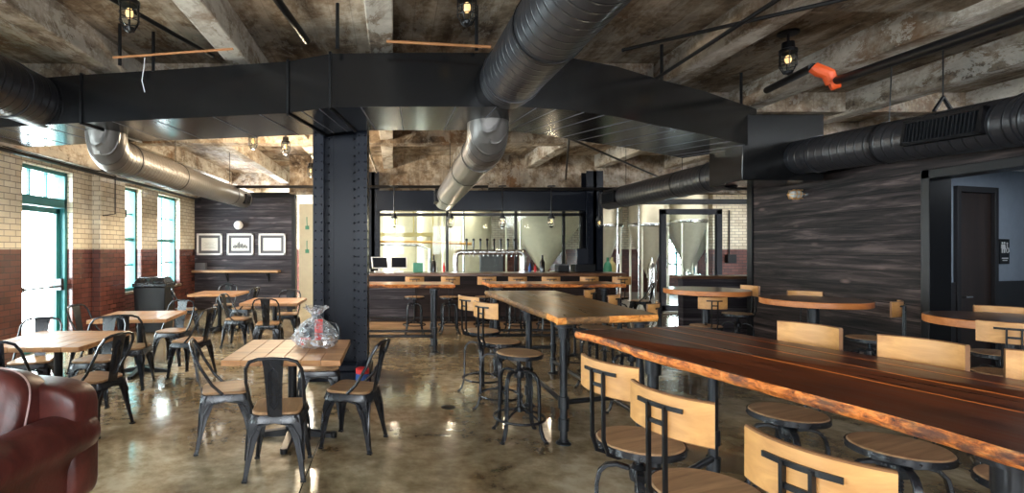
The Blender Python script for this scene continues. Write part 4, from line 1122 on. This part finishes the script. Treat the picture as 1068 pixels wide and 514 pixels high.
for r, z in ((.15,.0),(.19,.05),(.195,.12),(.165,.2),(.11,.28),(.045,.345),(.03,.365),(.07,.42),(.115,.47)):
    ring = []
    for j in range(n):
        a = 2*PI*j/n; w = 1+.26*noise.noise(Vector((math.cos(a)*3, math.sin(a)*3, z*14)))+.10*math.sin(j*2.9+z*30)
        zz = z+ (.05*noise.noise(Vector((math.cos(a)*4, math.sin(a)*4, 3))) if z > .4 else 0)
        ring.append((r*w*math.cos(a), r*w*math.sin(a), zz))
    R_.append(ring)
MB().rings(R_, caps=False).build('wrapping', M['cello'], t, sharp=20)
MB().tube([(.036*math.cos(2*PI*j/12), .036*math.sin(2*PI*j/12), .365) for j in range(12)], .006, 6, True).build('tie', M['mat_grey'], t)
o = MB().lathe([(.001,0),(.036,.003),(.036,.13),(.014,.165),(.013,.20),(.001,.20)], 16).build('bottle', M['bottle'], loc=(bx_+.01,by_+.03,.77)); tag(o, 'dark bottle inside the wrapped gift basket', 'bottle')
o = MB().box(-.035,.035,-.02,.02,0,.19).build('gift_packet', M['red'], loc=(bx_+.03,by_-.04,.80), rz=.3, bevel=.008); tag(o, 'red packet inside the wrapped gift basket', 'packet')
o = MB().sq((0,0,.09),(.13,.1,.18),.5).build('gift_pouch', M['screen'], loc=(bx_-.05,by_-.01,.77)); tag(o, 'dark pouch inside the wrapped gift basket', 'pouch')
for i, (dx, dy) in enumerate(((-.08,-.12),(.09,-.09))):
    o = MB().box(-.045,.045,-.02,.02,0,.06).build('gift_packet', M['red' if i == 0 else 'white'], loc=(bx_+dx,by_+dy*.6,.775), rz=.4-i, bevel=.008); tag(o, ['small red packet low in the front of the gift basket','small white packet low in the gift basket'][i], 'packet')
t = thing('paint_can', 'red and blue can standing against the column plinth', 'can', (-.36,6.08,0))
MB().lathe([(.001,0),(.08,0),(.08,.06),(.001,.06)], 20).lathe([(.001,.15),(.08,.15),(.08,.2),(.07,.21),(.001,.21)], 20).build('body', M['red'], t)
MB().lathe([(.001,.06),(.081,.06),(.081,.15),(.001,.15)], 20).build('label_band', M['blue'], t)
o = MB().lathe([(.001,.004),(.07,.004),(.075,.002),(.075,0)], 24).build('floor_drain', M['black'], loc=(.56,5.25,0)); tag(o, 'small dark round cap set in the concrete floor', 'floor drain')

# ------------------------------------------------------------------ leather sofa (faces -y)
t = thing('leather_sofa', 'oxblood leather sofa with rolled arms, its back to the cafe tables', 'sofa', (-2.86,2.84,0), math.radians(-9))
MB().box(-.92,.92,-.42,.42,.06,.30).build('base', M['leather'], t, bevel=.03)
for sx in (-1,1):
    mb = MB(); R_ = []
    for y, k in ((-.47,.90),(-.45,1),(0,1.0),(.40,1.03),(.46,.95)):
        ring = []
        prof = [(-.06,.06),(-.06,.3),(-.07,.41)] + [(-.0+.155*math.cos(a), .52+.14*math.sin(a)) for a in [PI*1.1-PI*1.2*i/9 for i in range(10)]] + [(.075,.40),(.065,.3),(.06,.06)]
        for px_, pz in prof: ring.append((sx*(.92+.0)+sx*px_*k, y, .06+(pz-.06)*(.97 if k < .95 else 1)))
        R_.append(ring)
    a_ = mb.rings(R_).build('arm', M['leather'], t, sharp=70, subd=1)
    MB().tube([(sx*(.92+.153*math.cos(a)), -.462, .52+.138*math.sin(a)) for a in [PI*1.1-PI*1.2*i/9 for i in range(10)]], .006, 6).build('piping', M['piping'], a_)
MB().sq((0,.36,.46),(2.06,.26,.74),.25,24).build('back', M['leather'], t)
for sx in (-1,1):
    MB().sq((sx*.41,-.06,.40),(.80,.72,.22),.3,18).build('seat_cushion', M['leather'], t)
    Mx = Matrix.Translation((sx*.415,.20,.66)) @ Matrix.Rotation(math.radians(-14), 4, 'X')
    c_ = MB().sq((0,0,0),(.82,.30,.52),.42,22,0,Mx,.55).build('back_cushion', M['leather'], t)
    pw = lambda q, e: math.copysign(abs(q)**e, q)
    pts = [Vector((.411*pw(math.cos(2*PI*(j+.5)/64), .55), -.055, .261*pw(math.sin(2*PI*(j+.5)/64), .55))) for j in range(64)]
    MB().tube(pts, .006, 5, True, 0, Mx).build('piping', M['piping'], c_)
for sx in (-1,1):
    for yy in (-.38,.38): MB().lathe([(.03,0),(.04,.06)], 12, (sx*.85,yy,0)).build('foot', M['black'], t)

# ------------------------------------------------------------------ light
w = bpy.data.worlds.new('sky'); sc.world = w; w.use_nodes = True
bg = w.node_tree.nodes['Background']; bg.inputs[0].default_value = (.86,.93,1.0,1); bg.inputs[1].default_value = 18.0
def area(name, loc, rot, sx, sy, e, c=(1,1,1)):
    l = bpy.data.lights.new(name, 'AREA'); l.shape = 'RECTANGLE'; l.size = sx; l.size_y = sy; l.energy = e; l.color = c
    o = bpy.data.objects.new(name, l); COL.objects.link(o); o.location = loc; o.rotation_euler = rot; return o
def point(name, loc, e, c=(1,.8,.55), r=.05):
    l = bpy.data.lights.new(name, 'POINT'); l.energy = e; l.color = c; l.shadow_soft_size = r
    o = bpy.data.objects.new(name, l); COL.objects.link(o); o.location = loc; return o
def portal(loc, direction, sx, sy):
    o = area('window_portal', loc, (0,0,0), sx, sy, 1); o.rotation_euler = Vector(direction).to_track_quat('-Z','Y').to_euler(); o.data.cycles.is_portal = True
for y0, y1, z0, z1 in ((-.6,1.6,.75,2.85),(3.6,5.6,.75,2.85),(7.45,8.62,.0,2.86),(10.2,10.98,.75,2.86),(11.75,12.95,.75,2.86)):
    portal((XL-.42, (y0+y1)/2, (z0+z1)/2), (1,0,0), y1-y0, z1-z0)
portal((.3, -4.05, 1.75), (0,1,0), 11, 2.3)
area('brewery_fill', (2.6,13.75,3.5), (0,0,0), 6, .7, 70, (1,.95,.80))  # area lights added to brighten the brewery and passage, without fixtures
area('brewery_fill', (8.0,14.0,3.5), (0,0,0), 5, .8, 28, (1,.96,.86))
area('brewery_fill', (-2.0,15.2,3.4), (0,0,0), 2, 1.5, 90, (1,.97,.85))
area('corridor_area_light', (7.4,5.2,2.55), (0,0,0), .8, .8, 8, (.85,.93,1))  # bare area light below the corridor ceiling, no fixture modelled
for p, o in lamps:
    if p.y > 7: point('lamp_light', (p.x, p.y, p.z-.26), 85, (1,.80,.55), .06)

for p in pend: point('pendant_light', p, 15, (1,.80,.55), .05)
# ------------------------------------------------------------------ camera
cam = bpy.data.cameras.new('camera'); co = bpy.data.objects.new('camera', cam); COL.objects.link(co)
co.location = (0,0,EYE); co.rotation_euler = (PI/2,0,0)
cam.sensor_width = 36; cam.lens = 36*F/1068; cam.shift_x = (534-VX)/1068; cam.shift_y = (VY-257)/1068
cam.clip_start = .05; cam.clip_end = 200
sc.camera = co
sc.view_settings.view_transform = 'Standard'; sc.view_settings.look = 'None'; sc.view_settings.gamma = 1; sc.view_settings.exposure = 0.95
sc.view_settings.use_curve_mapping = False
sc.cycles.use_denoising = True
sc.cycles.max_bounces = 8; sc.cycles.diffuse_bounces = 4; sc.cycles.glossy_bounces = 4; sc.cycles.transparent_max_bounces = 12
sc.cycles.sample_clamp_indirect = 6
